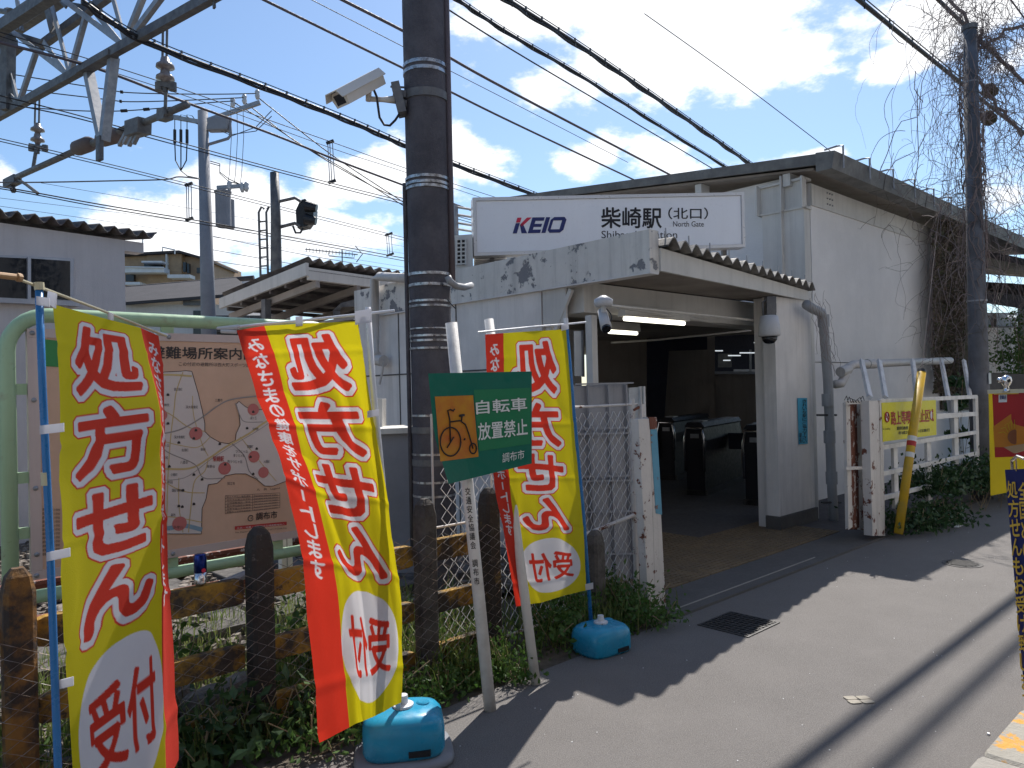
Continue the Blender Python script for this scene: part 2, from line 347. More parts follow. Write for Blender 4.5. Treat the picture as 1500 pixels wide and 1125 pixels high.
build('planting_bed', sheet(7.75, 22, 2.95, 4.2, -.01, 50, 8, .03), 'soil', kind='structure')
# kerb stones on the right, first ones painted orange
kb = thing('kerb', None, None, W(4, .82, 0), kind='structure')
s = -2.0
for i in range(34):
    L = .58; mb = MB().bevbox(W(s+L/2, .82+random.uniform(-.006, .006), .055+random.uniform(-.004, .004)), U*(L/2-.008), V*.075, Z*.075, .12)
    build('kerb_stone', mb, 'kerb_orange' if i in (9, 10, 11) else 'kerb', kb); s += L
build('litter_scrap', MB().box(PG(1448, 1075, .004)+U*0, U*.006, V*.005, Z*.004), 'litter', label='white crumb of litter in the gutter beside the orange kerb', cat='litter')
# entrance slab, tactile tiles
fl = build('entrance_floor', MB().st(4.3, 18, 3.35, 16, -.06, .012), 'tile_grey', kind='structure')
build('threshold_strip', MB().st(4.2, 8.5, 2.935, 3.36, -.04, .018), 'concrete_slab', kind='structure')
build('threshold_line', MB().st(4.25, 6.4, 3.025, 3.036, .0, .022), 'kerb', kind='structure')
tile_me = None
def paver(s, t, m='tile_yellow', w=.29):
    mb = MB().bevbox(W(s, t, .014), U*w/2, V*w/2, Z*.008, .06)
    for a in range(5):
        for b in range(5): mb.box(W(s+(a-2)*.055, t+(b-2)*.055, .0245), U*.012, V*.012, Z*.003)
    build('tactile_tile', mb, m, fl)
for i in range(11):
    for j in range(3): paver(4.55+i*.3, 3.52+j*.3)
for j in range(9): paver(6.05, 4.42+j*.3); paver(6.35, 4.42+j*.3)
# drain grate
gr = thing('drain_grate', 'square iron drain grate half in shade at the road edge before the entrance', 'grate', W(4.37, 2.58, 0))
build('frame', MB().st(4.16, 4.56, 2.40, 2.415, -.02, .006).st(4.16, 4.56, 2.745, 2.76, -.02, .006).st(4.16, 4.175, 2.415, 2.745, -.02, .006).st(4.545, 4.56, 2.415, 2.745, -.02, .006), 'iron', gr)
build('pit_shade', MB().st(4.175, 4.545, 2.415, 2.745, .0008, .0016), 'black_plastic', gr)  # flat black sheet paints the dark of the pit under the bars
for i in range(9): build('grate_bar', MB().st(4.195+i*.04, 4.205+i*.04, 2.415, 2.745, .002, .007), 'iron', gr)
for i in range(8): build('cross_bar', MB().st(4.175, 4.545, 2.432+i*.041, 2.440+i*.041, .003, .0055), 'iron', gr)
mh = thing('manhole_cover', 'small round iron cover set in the sunlit asphalt beyond the entrance', 'manhole cover', PG(1410, 826))
c = PG(1410, 826)
build('ring', MB().lathe(c, [(.0, .001), (.15, .001), (.15, .004), (.0, .004)], 28), 'concrete_slab', mh)
build('lid', MB().lathe(c, [(.0, .003), (.125, .003), (.12, .008), (.0, .008)], 28), 'iron', mh)
for i in range(7):
    w = math.sqrt(max(.115**2-((i-3)*.033)**2, 0)); build('rib', MB().box(c+U*((i-3)*.033)+Z*.010, U*.008, V*w, Z*.002), 'iron', mh)
pc = PG(1258, 1026); pm = thing('survey_mark', 'pale cracked mortar patch with a cross in the asphalt', 'mortar patch', pc)
for i, j in ((0, 0), (0, 1), (1, 0), (1, 1)): build('patch_piece', MB().bevbox(pc+Vector(((i-.5)*.062, (j-.5)*.045, .003)), Vector((.028, .003, 0)), Vector((-.004, .02, 0)), Z*.003, .3), 'patch', pm)
# repair seam + stone chips on the road
mb = MB()
for i in range(130):
    s, t = random.uniform(1.5, 14), random.uniform(.95, 2.9); a = random.uniform(0, 3.1)
    r_ = random.uniform(.0012, .003); mb.box(W(s, t, r_*.4), (U*math.cos(a)+V*math.sin(a))*r_, (V*math.cos(a)-U*math.sin(a))*r_*.7, Z*r_*.5)
build('road_grit', mb, 'litter', kind='stuff')
build('paper_scrap', MB().box(PG(1405, 770, .006), U*.11, V*.02, Z*.003), 'litter', label='strip of white paper lying on the shaded road edge by the ivy', cat='litter')

# ================================================================== STATION BUILDING
st = thing('station_building', 'white station building with corrugated entrance canopy and long grey roof', 'station', W(8, 6, 0))
SC, TC = 9.55, 4.46
tE = lambda a: 3.47+.11*(a-4.75)   # the eave line is not quite parallel to the road      # main block corner
# road-facing wall with joints, side wall
build('road_wall', MB().st(SC, 16.4, TC, TC+.15, 1.82, 4.15), 'wall_clean', st)
build('plinth_wall', MB().st(SC, 16.4, TC+.01, TC+.15, 0, 1.81), 'wall_clean', st)
build('side_wall', MB().st(SC, SC+.15, TC+.152, 10.5, 2.52, 4.29), 'wall_clean', st)
# roof (rises away from the road)
def slab(pts, th, name, m): build(name, MB().prism(pts, Z*th), m, st)
zf, zb = 4.29, 5.02; rs = 9.27
slab([W(rs, 4.19, zf), W(20, 4.19, zf), W(20, 10.6, zb), W(rs, 10.6, zb)], .05, 'roof', 'roof_trim')
build('verge_board', MB().prism([W(rs-.03, 4.19, zf-.02), W(rs-.03, 10.6, zb-.02), W(rs-.03, 10.6, zb+.08), W(rs-.03, 4.19, zf+.12)], U*.03), 'roof_trim', st)
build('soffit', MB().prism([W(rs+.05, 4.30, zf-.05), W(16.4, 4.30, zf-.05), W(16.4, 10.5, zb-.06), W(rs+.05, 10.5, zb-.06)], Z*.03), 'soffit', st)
# box gutter sections with hangers
for i in range(7):
    a = rs-.06+i*1.62
    build('gutter_section', MB().prism([W(a, 4.02, zf-.11), W(a, 4.22, zf-.11), W(a, 4.22, zf+.13), W(a, 3.98, zf+.10)], U*1.59), 'roof_trim', st)
for i in range(14):
    a = rs+.15+i*.81
    build('gutter_hanger', MB().tube([W(a, 3.965, zf-.08), W(a, 3.965, zf+.20), W(a, 4.04, zf+.21), W(a, 4.2, zf+.20)], .012, 6), 'galv', st)
for i, tt in enumerate((4.62, 5.95, 8.8)):
    zz = zf+(tt-4.19)*.113
    build('rafter_end', MB().st(rs+.06, SC, tt, tt+.10, zz-.22, zz-.06), 'beam', st)
# I-beam cap and column box at the corner
build('beam_cap', MB().st(9.36, SC-.004, 4.44, 5.10, 3.80, 3.83).st(9.36, SC-.004, 4.44, 5.10, 4.17, 4.20).st(9.40, 9.42, 4.46, 5.08, 3.83, 4.17).st(9.28, 9.40, 4.44, 4.46, 3.80, 4.20).st(9.28, 9.40, 5.07, 5.09, 3.80, 4.20).st(9.29, 9.40, 4.73, 4.745, 3.80, 4.26), 'beam', st)
build('corner_column', MB().st(9.38, 9.544, 4.47, 5.05, 0, 3.80).st(9.32, 9.38, 4.75, 4.765, 2.5, 3.80), 'beam', st)
build('wall_beam', MB().st(SC, 16.4, TC-.02, TC-.003, 3.86, 4.14), 'beam', st)
# bolt rows on the beam
mb = MB()
for i in range(3):
    for j in range(3): mb.lathe(W(10.0+j*.075, TC-.02, 4.09-i*.075), [(.012, 0), (.012, .012), (.005, .016)], 8, -V)
build('beam_bolts', mb, 'galv', st)
# --- low entrance block
sw = 4.75
build('side_wall_low', MB().st(sw+.03, sw+.15, 4.72, 7.78, 0, 2.43), 'wall', st)
for tt in (5.93, 6.95): build('wall_joint', MB().st(sw+.022, sw+.029, tt-.006, tt+.006, 0, 2.42), 'stone_base', st)
build('wall_joint', MB().st(sw+.022, sw+.029, 4.73, 7.77, 1.735, 1.75), 'stone_base', st)
build('end_wall_low', MB().st(sw+.155, 8.6, 7.66, 7.78, 0, 2.43), 'wall', st)
build('fascia', MB().st(sw, sw+.12, 3.5, 7.82, 2.435, 2.765), 'peeling', st)
build('fascia_lip', MB().st(sw-.012, sw+.1, 3.49, 7.83, 2.42, 2.432), 'wall', st)
build('eave_board', MB().prism([W(sw+.122, tE(4.87), 2.45), W(8.1, tE(8.1), 2.46), W(8.1, tE(8.1), 2.57), W(sw+.122, tE(4.87), 2.63)], V*.03), 'beam', st)
build('canopy_roof', MB().st(sw+.13, 8.6, 4.45, 7.6, 2.60, 2.63), 'roof_trim', st)
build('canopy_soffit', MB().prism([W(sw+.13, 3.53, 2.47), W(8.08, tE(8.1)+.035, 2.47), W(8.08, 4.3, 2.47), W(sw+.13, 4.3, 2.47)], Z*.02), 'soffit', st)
build('canopy_beam', MB().st(sw+.13, 8.6, 4.3, 4.66, 2.2, 2.46), 'beam', st)
# corrugated sheet (ridges run away from the road)
mb = MB(); n = 17; per = (8.12-4.86)/n; prof = []
for i in range(n):
    a = 4.86+i*per; prof += [(a, 0), (a+per*.36, .060), (a+per*.5, .066), (a+per*.64, .060)]
prof.append((8.12, 0))
P = []
for tt, dz in ((3.40, 0), (7.4, .12)):
    for a, h in prof:
        zz = 2.635-(a-4.86)*.02+h+dz+.006*math.sin(a*37)
        tq = tt if tt > 5 else tE(a)-.08; P += [W(a, tq, zz), W(a, tq, zz+.012)]
k = len(prof)*2; F = []
for i in range(len(prof)-1):
    a, b = 2*i, 2*i+2
    F += [(a, b, k+b, k+a), (a+1, k+a+1, k+b+1, b+1), (a, a+1, b+1, b)]
mb.add(P, F); build('corrugated_sheet', mb, 'corrugated', st)
for i in range(0, n, 2):
    a = 4.86+(i+.5)*per; build('hook_bolt', MB().tube([W(a, tE(a), 2.69-(a-4.86)*.02), W(a, tE(a), 2.80-(a-4.86)*.02)], .006, 5), 'galv', st)
# pillar at right of entrance, inner jamb
build('pillar', MB().st(7.36, 8.17, 3.85, 3.99, .16, 2.46), 'wall', st)
build('pillar_flange', MB().st(8.18, 8.30, 3.87, 4.1, 0, 2.46), 'beam', st)
build('door_jamb', MB().st(7.42, 7.55, 4.02, 4.12, 0, 2.46), 'wall', st)
build('pillar_base', MB().st(7.345, 8.2, 3.83, 4.0, 0, .158), 'stone_base', st)
# steel column and bracket left of entrance
build('column', MB().st(4.80, 4.87, 4.62, 4.69, 0, 2.43).st(4.80, 4.87, 4.15, 4.22, 0, 2.16), 'beam', st)
build('corner_bracket', MB().st(4.78, 4.80, 4.42, 4.70, 2.1, 2.43).bar(W(4.79, 4.62, 1.95), W(4.79, 4.36, 2.4), .03, .04), 'beam', st)
# interior
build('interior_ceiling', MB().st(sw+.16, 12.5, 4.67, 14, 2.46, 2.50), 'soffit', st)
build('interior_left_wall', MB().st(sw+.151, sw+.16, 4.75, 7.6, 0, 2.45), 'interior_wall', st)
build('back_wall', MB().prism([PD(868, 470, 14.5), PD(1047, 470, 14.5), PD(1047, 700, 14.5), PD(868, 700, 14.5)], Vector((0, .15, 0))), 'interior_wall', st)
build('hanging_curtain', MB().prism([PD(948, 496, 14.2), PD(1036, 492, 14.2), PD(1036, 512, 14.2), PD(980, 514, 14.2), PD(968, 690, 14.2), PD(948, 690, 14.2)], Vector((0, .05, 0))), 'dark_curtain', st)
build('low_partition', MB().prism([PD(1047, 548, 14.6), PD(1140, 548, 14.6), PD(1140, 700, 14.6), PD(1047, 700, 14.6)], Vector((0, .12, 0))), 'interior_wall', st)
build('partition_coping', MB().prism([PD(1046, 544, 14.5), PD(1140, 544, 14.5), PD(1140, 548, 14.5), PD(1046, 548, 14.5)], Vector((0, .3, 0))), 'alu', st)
build('platform_shade_sheet', MB().prism([PD(900, 440, 22), PD(1260, 440, 22), PD(1260, 720, 22), PD(900, 720, 22)], Vector((0, .1, 0))), 'dark_curtain', st)  # near-black sheet stands in for the shaded platform beyond the hall
# hidden far enclosure keeps the hall dim as the real hall and platform roof do
build('hidden_enclosure_roof', MB().st(9.0, 26, 9.9, 22, 3.0, 3.1), 'soffit', st)
mb = MB()
for i in range(5): build('notice_sheet', MB().prism([PD(*q, 14.45) for q in ((1012+i*9, 556+i % 2*40), (1019+i*9, 556+i % 2*40), (1019+i*9, 564+i % 2*40), (1012+i*9, 564+i % 2*40))], Vector((0, -.01, 0))), 'interior_wall', st)
def window_bit(a, b, c_, d, y, m, name): build(name, MB().prism([PD(a, b, y), PD(c_, b, y), PD(c_, d, y), PD(a, d, y)], Vector((0, .04, 0))), m, st)
window_bit(1052, 518, 1072, 538, 21, 'galv_dark', 'platform_panel'); window_bit(1098, 512, 1101, 545, 20, 'galv', 'platform_post')
window_bit(1075, 541, 1120, 544, 21, 'alu', 'platform_rail')
for a, b, w in ((1048, 513, 11), (1067, 520, 18), (1084, 516, 22), (1105, 501, 16), (1060, 527, 10)): window_bit(a, b, a+w, b+1.6, 20, 'tube_far', 'platform_tube_light')

# station sign on brackets over the canopy
q00, q10, q01, q11 = PD(692, 290, 8.1), PD(1089, 282, 8.6), PD(692, 373, 8.1), PD(1089, 358, 8.6)
sx = (q10-q00); sy = Vector((0, 0, -1)); sn = sx.cross(Z).normalized()
if sn.y > 0: sn = -sn
sg = thing('station_sign', 'long white illuminated station name sign above the corrugated canopy', 'sign', (q00+q10)/2-Z*.7)
def SP(px, py, off=0.0): return onp(px, py, q00+sn*off, sn)
H = .63; bk = -sn*.16
build('sign_box', MB().prism([q00, q10, q10-Z*H, q00-Z*H], bk), 'sign_frame', sg)
A, B = q00, q10; e = sx.normalized()
mb = MB()
for a, b in ((A, B), (A-Z*(H-.035), B-Z*(H-.035))): mb.prism([a+sn*.001, b+sn*.001, b-Z*.035+sn*.001, a-Z*.035+sn*.001], sn*.02)
for a in (A, B-e*.035): mb.prism([a-Z*.035+sn*.001, a+e*.035-Z*.035+sn*.001, a+e*.035-Z*(H-.035)+sn*.001, a-Z*(H-.035)+sn*.001], sn*.02)
build('sign_frame', mb, 'sign_frame', sg)
build('sign_face', MB().prism([A+e*.04-Z*.04+sn*.001, B-e*.04-Z*.04+sn*.001, B-e*.04-Z*(H-.04)+sn*.001, A+e*.04-Z*(H-.04)+sn*.001], sn*.005), 'sign_white', sg)
lf = .009
def stext(name, txt, x0, x1, y0, y1, m='ink', bold=.012):
    mb = MB(); text_box(mb, txt, SP(x0, y1, lf), SP(x1, y1, lf), SP(x0, y0, lf), bold); return build(name, mb, m, sg)
stext('station_name', '柴崎駅', 881, 969, 304, 334, bold=.02); stext('gate_name', '（北口）', 979, 1037, 304, 321, bold=.012)
stext('gate_name_english', 'North Gate', 986, 1031, 324, 332, bold=.004); stext('station_name_english', 'Shibasaki Station', 881, 992, 338, 349, bold=.008)
# bold slanted logo letters
def poly_letter(polys, m, nm):
    mb = MB()
    for p in polys:
        pts = []
        for x, y in p:
            X = 757+x+ (24-y)*.30 - 6; Y = 342.0-24+y-(x*.018)
            pts.append(SP(X, Y, lf))
        mb.prism(pts, sn*.003)
    build(nm, mb, m, sg)
poly_letter([[(0, 24), (0, 9), (6, 9), (6, 24)], [(7, 12), (10, 9), (21, 24), (13, 24)]], 'navy_ink', 'logo_letter_k')
poly_letter([[(0, 8), (0, 1), (6, 1), (6, 8)], [(7, 11), (14, 1), (21, 1), (10.5, 14)]], 'logo_red', 'logo_letter_k_top')
poly_letter([[(22, 1), (28, 1), (28, 24), (22, 24)], [(28, 1), (40, 1), (40, 6), (28, 6)], [(28, 10.5), (39, 10.5), (39, 15), (28, 15)], [(28, 19), (40, 19), (40, 24), (28, 24)]], 'navy_ink', 'logo_letter_e')
poly_letter([[(42, 1), (48, 1), (48, 24), (42, 24)]], 'navy_ink', 'logo_letter_i')
poly_letter([[(50, 5), (54, 1), (54, 24), (50, 20)], [(54, 1), (69, 1), (67, 6), (54, 6)], [(54, 19), (67, 19), (69, 24), (54, 24)], [(67, 1), (69, 1), (73, 5), (73, 20), (69, 24), (67, 24)]], 'navy_ink', 'logo_letter_o')
for px in (720, 1060):
    p = SP(px, 360, -.17); build('sign_support', MB().bar(p, Vector((p.x, p.y, 2.64)), .05, .05, sx), 'galv_dark', sg)
# bits behind the sign: air conditioner and pipe stand
ac = thing('air_conditioner', 'cream outdoor air conditioner unit behind the left end of the station sign', 'air conditioner', PS(685, 390, 5.3))
p0 = PD(664, 345, 8.0); p1 = PD(692, 343, 8.0); hh = Z*.38
build('housing', MB().prism([p0, p1, p1-hh, p0-hh], Vector((-.05, .6, 0))), 'ac_white', ac)
build('louvre_back', MB().prism([PD(668, 350, 7.99), PD(683, 350, 7.99), PD(683, 388, 7.99), PD(668, 388, 7.99)], Vector((0, .005, 0))), 'black_plastic', ac)
for i in range(7): build('louvre', MB().bar(PD(667, 351+i*6, 7.97), PD(684, 350+i*6, 7.97), .012, .014), 'ac_white', ac)
for i in range(3): build('louvre', MB().bar(PD(669+i*6.5, 350, 7.965), PD(669+i*6.5, 388, 7.965), .012, .012, U), 'ac_white', ac)
a2 = thing('air_conditioner', 'air conditioner showing only a dark grille under the left end of the station sign', 'air conditioner', PD(720, 392, 8.3))
build('housing', MB().prism([PD(694, 372, 8.4), PD(742, 370, 8.4), PD(742, 398, 8.4), PD(694, 400, 8.4)], Vector((0, .3, 0))), 'ac_white', a2)
for i in range(6): build('louvre', MB().bar(PD(696, 375+i*3.4, 8.37), PD(740, 373.5+i*3.4, 8.37), .02, .012), 'galv_dark', a2)
fr = thing('roof_pipe_frame', 'thin grey pipe frame standing on the roof left of the station sign', 'pipe frame', PD(668, 350, 8.4))
build('frame_post', MB().tube([PD(667, 300, 8.4), PD(669, 385, 8.4)], .03, 8), 'galv', fr)
for y in (303, 314, 326, 335): build('frame_rail', MB().tube([PD(667, y, 8.4), PD(692, y+4, 8.4)], .014, 6), 'galv', fr)

# ---- lamps and cameras in the entrance
def tube_lamp(x0, y0, x1, y1, d0, d1, label):
    a, b = PD(x0, y0, d0), PD(x1, y1, d1); t = thing('fluorescent_lamp', label, 'lamp', (a+b)/2, 'lit tube lamps under the canopy')
    ax = (b-a); sd = ax.cross(Z).normalized()*.045
    build('lamp_body', MB().prism([a-sd, a+sd, a+sd*.6+Z*.09, a-sd*.6+Z*.09], ax), 'lamp_body', t)
    build('lit_tube', MB().tube([a+ax*.04-Z*.02, b-ax*.04-Z*.02], .022, 8), 'tube_lit', t, smooth=True)
tube_lamp(911, 463, 1005, 471, 6.6, 7.3, 'longer lit tube lamp under the canopy, the nearer of the two')
tube_lamp(890, 483, 934, 486, 8.2, 8.7, 'shorter lit tube lamp further inside the entrance')
for i, (a, b) in enumerate((((888, 447), (1112, 470)), ((905, 450), (1080, 478)))):
    build('ceiling_conduit', MB().tube([PD(*a, 5.9+i*.3), PD(*b, 8.2+i*.3)], .013, 6), 'beam', st)
build('ceiling_conduit', MB().tube([PD(895, 502, 9.0), PD(960, 498, 9.2), PD(1100, 484, 9.6)], .012, 6), 'beam', st)
bc = thing('bullet_camera', 'small white camera hanging from the canopy ceiling at the left of the entrance', 'security camera', PD(884, 440, 5.5))
build('ceiling_plate', MB().lathe(PD(884, 443, 5.5), [(.06, -.03), (.07, -.01), (.07, .02), (.02, .05)], 16), 'cam_white', bc, smooth=True)
build('camera_arm', MB().tube([PD(884, 443, 5.5), PD(884, 458, 5.5)], .02, 8), 'cam_white', bc)
build('camera_head', MB().tube([PD(888, 480, 5.42), PD(882, 456, 5.55)], [.042, .034], 14), 'cam_white', bc, smooth=True)
build('camera_lens', MB().tube([PD(888.5, 482.5, 5.40), PD(888, 479.5, 5.42)], .033, 14), 'black_glass', bc)
build('camera_cable', MB().tube([PD(886+8*math.sin(i*.5)+2, 452+i*4.2, 5.45) for i in range(8)], .005, 5), 'cable', bc)
dc = thing('dome_camera', 'large pale dome camera under the right end of the canopy', 'security camera', PD(1127, 500, 7.3))
c = PD(1127, 486, 7.3)
build('camera_bracket', MB().bar(PD(1128, 435, 7.3), PD(1128, 466, 7.3), .09, .09).tube([PD(1118, 462, 7.28), PD(1117, 443, 7.28), PD(1126, 437, 7.28), PD(1136, 445, 7.28), PD(1136, 458, 7.28)], .01, 6), 'galv_dark', dc)
build('camera_shell', MB().lathe(c, [(.06, .16), (.085, .15), (.10, .05), (.105, -.03), (.095, -.045)], 20), 'cam_white', dc, smooth=True)
build('camera_dome', MB().lathe(c, [(.075, -.045), (.07, -.08), (.045, -.11), (.01, -.12)], 18), 'black_glass', dc, smooth=True)
# downpipes beside the pillar
dp = thing('downpipe', 'grey downpipe with elbow joints running down beside the entrance pillar', 'drainpipe', W(7.85, 3.5, 0))
def ring_pts(*p): return [PT(x, y, 3.70) for x, y in p]
build('pipe', MB().tube(ring_pts((1181, 446), (1190, 452), (1203, 458), (1206, 470), (1213, 560), (1218, 700), (1222, 778)), .052, 12), 'pipe_grey', dp, smooth=True)
for y in (470, 586, 640, 700): 
    x = 1206+(y-470)*.052; build('pipe_collar', MB().tube(ring_pts((x, y-9), (x+.6, y+9)), .062, 12), 'pipe_grey', dp)
for y in (608, 736): build('pipe_clamp', MB().tube(ring_pts((1197+(y-608)*.05, y), (1225+(y-608)*.05, y)), .012, 6), 'iron', dp)
hp = thing('horizontal_pipe', 'pale pipe with a bend running along the wall above the lattice fence', 'pipe', W(9.5, 3.75, 1.7))
build('pipe', MB().tube([PT(x, y, 3.8) for x, y in ((1224, 563), (1232, 562), (1238, 550), (1240, 540), (1250, 534), (1275, 533), (1392, 528))], .05, 12), 'pipe_cream', hp, smooth=True)
for x in (1236, 1275): build('pipe_collar', MB().tube([PT(x-5, 545 if x < 1250 else 533, 3.8), PT(x+6, 541 if x < 1250 else 533, 3.8)], .06, 12), 'pipe_cream', hp)
wp = thing('wall_pipe', 'white drainpipe stub with elbow on the left end of the white side wall', 'drainpipe', W(4.7, 7.4, 1))
build('pipe', MB().tube([PS(x, y, 4.66) for x, y in ((600, 408), (556, 405), (549, 409), (549, 520), (553, 526), (558, 528))], .05, 12), 'pipe_cream', wp, smooth=True)
build('pipe_elbow', MB().tube([PS(549, 518, 4.66), PS(551, 527, 4.66), PS(562, 529, 4.66)], .065, 12), 'pipe_cream', wp)
build('drip_hose', MB().tube([PS(x, y, 4.66) for x, y in ((562, 530), (560, 545), (556, 563))], .014, 6), 'pipe_cream', wp)

tn = thing('dry_tendrils', 'thin dry tendrils dangling around the downpipe beside the pillar', 'vine', PT(1215, 480, 3.6)); mb = MB()
for k in range(9):
    x, y = 1195+random.uniform(-10, 14), 430+random.uniform(-8, 20); P = []
    for q in range(16): P.append(PT(x, y, 3.62)); x += random.gauss(1.2, 3); y += random.gauss(6.5, 3)
    mb.tube(P, .0022, 3, False)
build('tendrils', mb, 'vine', tn, kind='stuff')
# stickers and wires on the pillar
bs = thing('blue_notice', 'narrow blue vertical notice stuck on the entrance pillar', 'notice', PT(1176, 650, 3.78))
f = lambda x, y: PT(x, y, 3.842)
build('sheet', MB().prism([f(1168, 583), f(1182, 583), f(1183, 650), f(1170, 651)], -V*.003), 'blue_sticker', bs)
mb = MB(); text_col(mb, 'きれいな駅にご協力下さい', lambda x, y: PT(x, y, 3.837), 1175.5, 1181.5, 585, 649, .01); text_col(mb, '駅長', lambda x, y: PT(x, y, 3.837), 1171, 1174.5, 634, 649, .01)
build('notice_text', mb, 'ink', bs)
# ---- white mesh gate and rusty posts, blue-taped post
gt = thing('mesh_gate', 'white diamond mesh gate with a rust-topped post left of the entrance', 'gate', W(3.9, 3.4, 0))
f = lambda x, y: PT(x, y, 3.4)
def zigmesh(mb, s0, s1, z0, z1, t, cw, chh, r, skip=0.0):
    n = int((s1-s0)/cw); k = int((z1-z0)/(chh/2))
    for i in range(n+1):
        pts = []
        for j in range(k+1):
            sgn = 1 if (i+j) % 2 else -1
            pts.append(W(s0+i*cw+sgn*cw*.48+random.uniform(-.003, .003), t+.004*sgn+.01*noise.noise(Vector((i*.3, j*.3, t))), z0+j*chh/2))
        mb.tube(pts, r, 3, False)
mb = MB(); zigmesh(mb, 2.62, 4.38, .06, 1.40, 3.40, .042, .085, .0026); m_ = build('wire_mesh', mb, 'white_paint', gt, kind='stuff')
for a, b, r_ in (((2.56, 3.4, 1.42), (4.42, 3.4, 1.42), .009), ((2.56, 3.4, .05), (4.42, 3.4, .05), .009), ((2.56, 3.4, .78), (3.3, 3.4, .78), .007), ((3.5, 3.395, .52), (4.36, 3.395, .62), .014)):
    build('gate_rail', MB().tube([W(*a), W(*b)], r_, 8), 'chipped_white', gt)
for s_ in (2.56, 3.0, 3.62): build('gate_stile', MB().tube([W(s_, 3.42, 0), W(s_, 3.42, 1.42)], .007, 8), 'white_paint', gt)
build('gate_stile', MB().tube([W(4.36, 3.40, 0), W(4.36, 3.40, 1.46)], .02, 8), 'chipped_white', gt)
build('gate_post', MB().bar(W(4.43, 3.37, 0), W(4.43, 3.37, 1.22), .035, .04, U), 'rusty', gt); build('post_top', MB().bar(W(4.43, 3.37, 1.221), W(4.43, 3.37, 1.42), .03, .035, U), 'chipped_white', gt)
build('gate_hinge', MB().bar(W(4.35, 3.38, 1.38), W(4.42, 3.38, 1.40), .016, .016), 'rusty', gt)
wp2 = thing('rust_edged_post', 'white boxed post with blue tape and rusty edges at the left of the entrance', 'post', W(4.28, 3.13, 0))
f = lambda x, y, o=0: PT(x, y, 3.12+o)
build('post_side', MB().prism([f(935, 614), f(952, 613), f(960, 894), f(950, 890)], V*.06), 'chipped_white', wp2)
build('post_face', MB().prism([f(952.5, 613), f(961, 613), f(976, 900), f(960.5, 898)], V*.05+U*.0), 'chipped_white', wp2)
build('tape', MB().prism([f(953, 629, -.004), f(962.5, 629, -.004), f(970, 754, -.004), f(961, 752, -.004)], V*.003), 'blue_tape', wp2)
build('rust_cap', MB().prism([f(951.5, 611, -.006), f(962, 611, -.006), f(962.5, 628, -.006), f(953, 629, -.006)], V*.06), 'rusty', wp2)
# folded white shutter panel behind the mesh, and second door leaf
sp_ = thing('shutter_panel', 'folded white sheet metal shutter panel behind the mesh gate', 'shutter', W(4.3, 3.9, 0))
f = lambda x, y: PT(x, y, 3.75)
q = [f(836, 566), f(919, 561), f(935, 905), f(850, 905)]
build('panel', MB().prism(q, V*.03), 'galv_panel', sp_)
for x in (838, 858, 888, 914): build('panel_rib', MB().bar(f(x, 564)-V*.02, f(x+14, 905)-V*.02, .014, .02, U), 'galv_panel', sp_)
for y in (561, 626, 634, 696, 703, 748, 810): build('panel_rail', MB().bar(f(838, y+2)-V*.035, f(922, y)-V*.035, .012, .012), 'galv_panel', sp_)
sd = thing('inner_door_leaf', 'pale grey door leaf with upright edges just inside the entrance', 'door', W(5.2, 4.3, 0))
build('leaf', MB().prism([PD(921, 568, 6.6), PD(938, 567, 6.6), PD(944, 800, 6.6), PD(925, 800, 6.6)], Vector((0, .05, 0))), 'white_paint', sd)
for x in (938, 943): build('leaf_edge', MB().bar(PD(x, 566, 6.58), PD(x+7, 800, 6.58), .018, .02, U), 'white_paint', sd)
nb = thing('notice_board', 'narrow pale notice board on the wall beside the entrance column', 'notice board', PD(848, 555, 6.4))
build('board', MB().prism([PD(841, 485, 6.4), PD(853, 485, 6.4), PD(854, 551, 6.4), PD(842, 551, 6.4)], Vector((0, .04, 0))), 'lamp_body', nb)
build('board_rim', MB().bar(PD(853.5, 484, 6.38), PD(854.5, 552, 6.38), .015, .02, U), 'galv_dark', nb)

# ---- ticket gates
def ticket_gate(cx, cy, d, L, label):
    base = PG(cx, cy); t = thing('ticket_gate', label, 'ticket gate', base, 'ticket gates inside the entrance')
    a = (U*.97+V*.25).normalized(); w = a.cross(Z).normalized(); h = .98
    def sec(zz): return None
    prof = [(-.13, 0), (.13, 0), (.13, .62), (.15, .78), (.12, .95), (.06, 1.0), (-.06, 1.0), (-.12, .95), (-.15, .78), (-.13, .62)]
    c0 = base
    build('gate_body', MB().prism([c0+w*x+Z*z for x, z in prof], a*L), 'gate_dark', t)
    build('gate_top', MB().prism([c0+w*x+Z*z-a*.02 for x, z in ((-.14, .97), (.14, .97), (.10, 1.03), (-.10, 1.03))], a*(L+.04)), 'gate_dark', t)
    build('end_trim', MB().tube([c0-a*.03+w*x+Z*z for x, z in ((-.13, .35), (-.14, .78), (-.11, .95), (.11, .95), (.14, .78), (.13, .35))], .02, 8), 'chrome', t, smooth=True)
    build('ticket_slot', MB().box(c0-a*.012+Z*.84, w*.06, a*.01, Z*.03), 'galv', t)
    build('card_reader', MB().box(c0+a*.25+Z*1.035, w*.07, a*.1, Z*.01), 'alu', t)
    build('flap', MB().box(c0+a*L*.6+w*.3+Z*.7, w*.15, a*.015, Z*.12), 'dark_curtain', t)
    build('plinth', MB().prism([c0+w*x+Z*.001 for x in (-.16, .16)]+[c0+w*x+Z*.09 for x in (.16, -.16)], a*L), 'stone_base', t)
ticket_gate(978, 704, 0, 1.8, 'black ticket gate machine nearest the dark curtain')
ticket_gate(1020, 727, 0, 1.8, 'black ticket gate machine in the middle of the entrance view')
ticket_gate(1108, 742, 0, 1.8, 'black ticket gate machine with a red panel partly hidden by the right jamb')
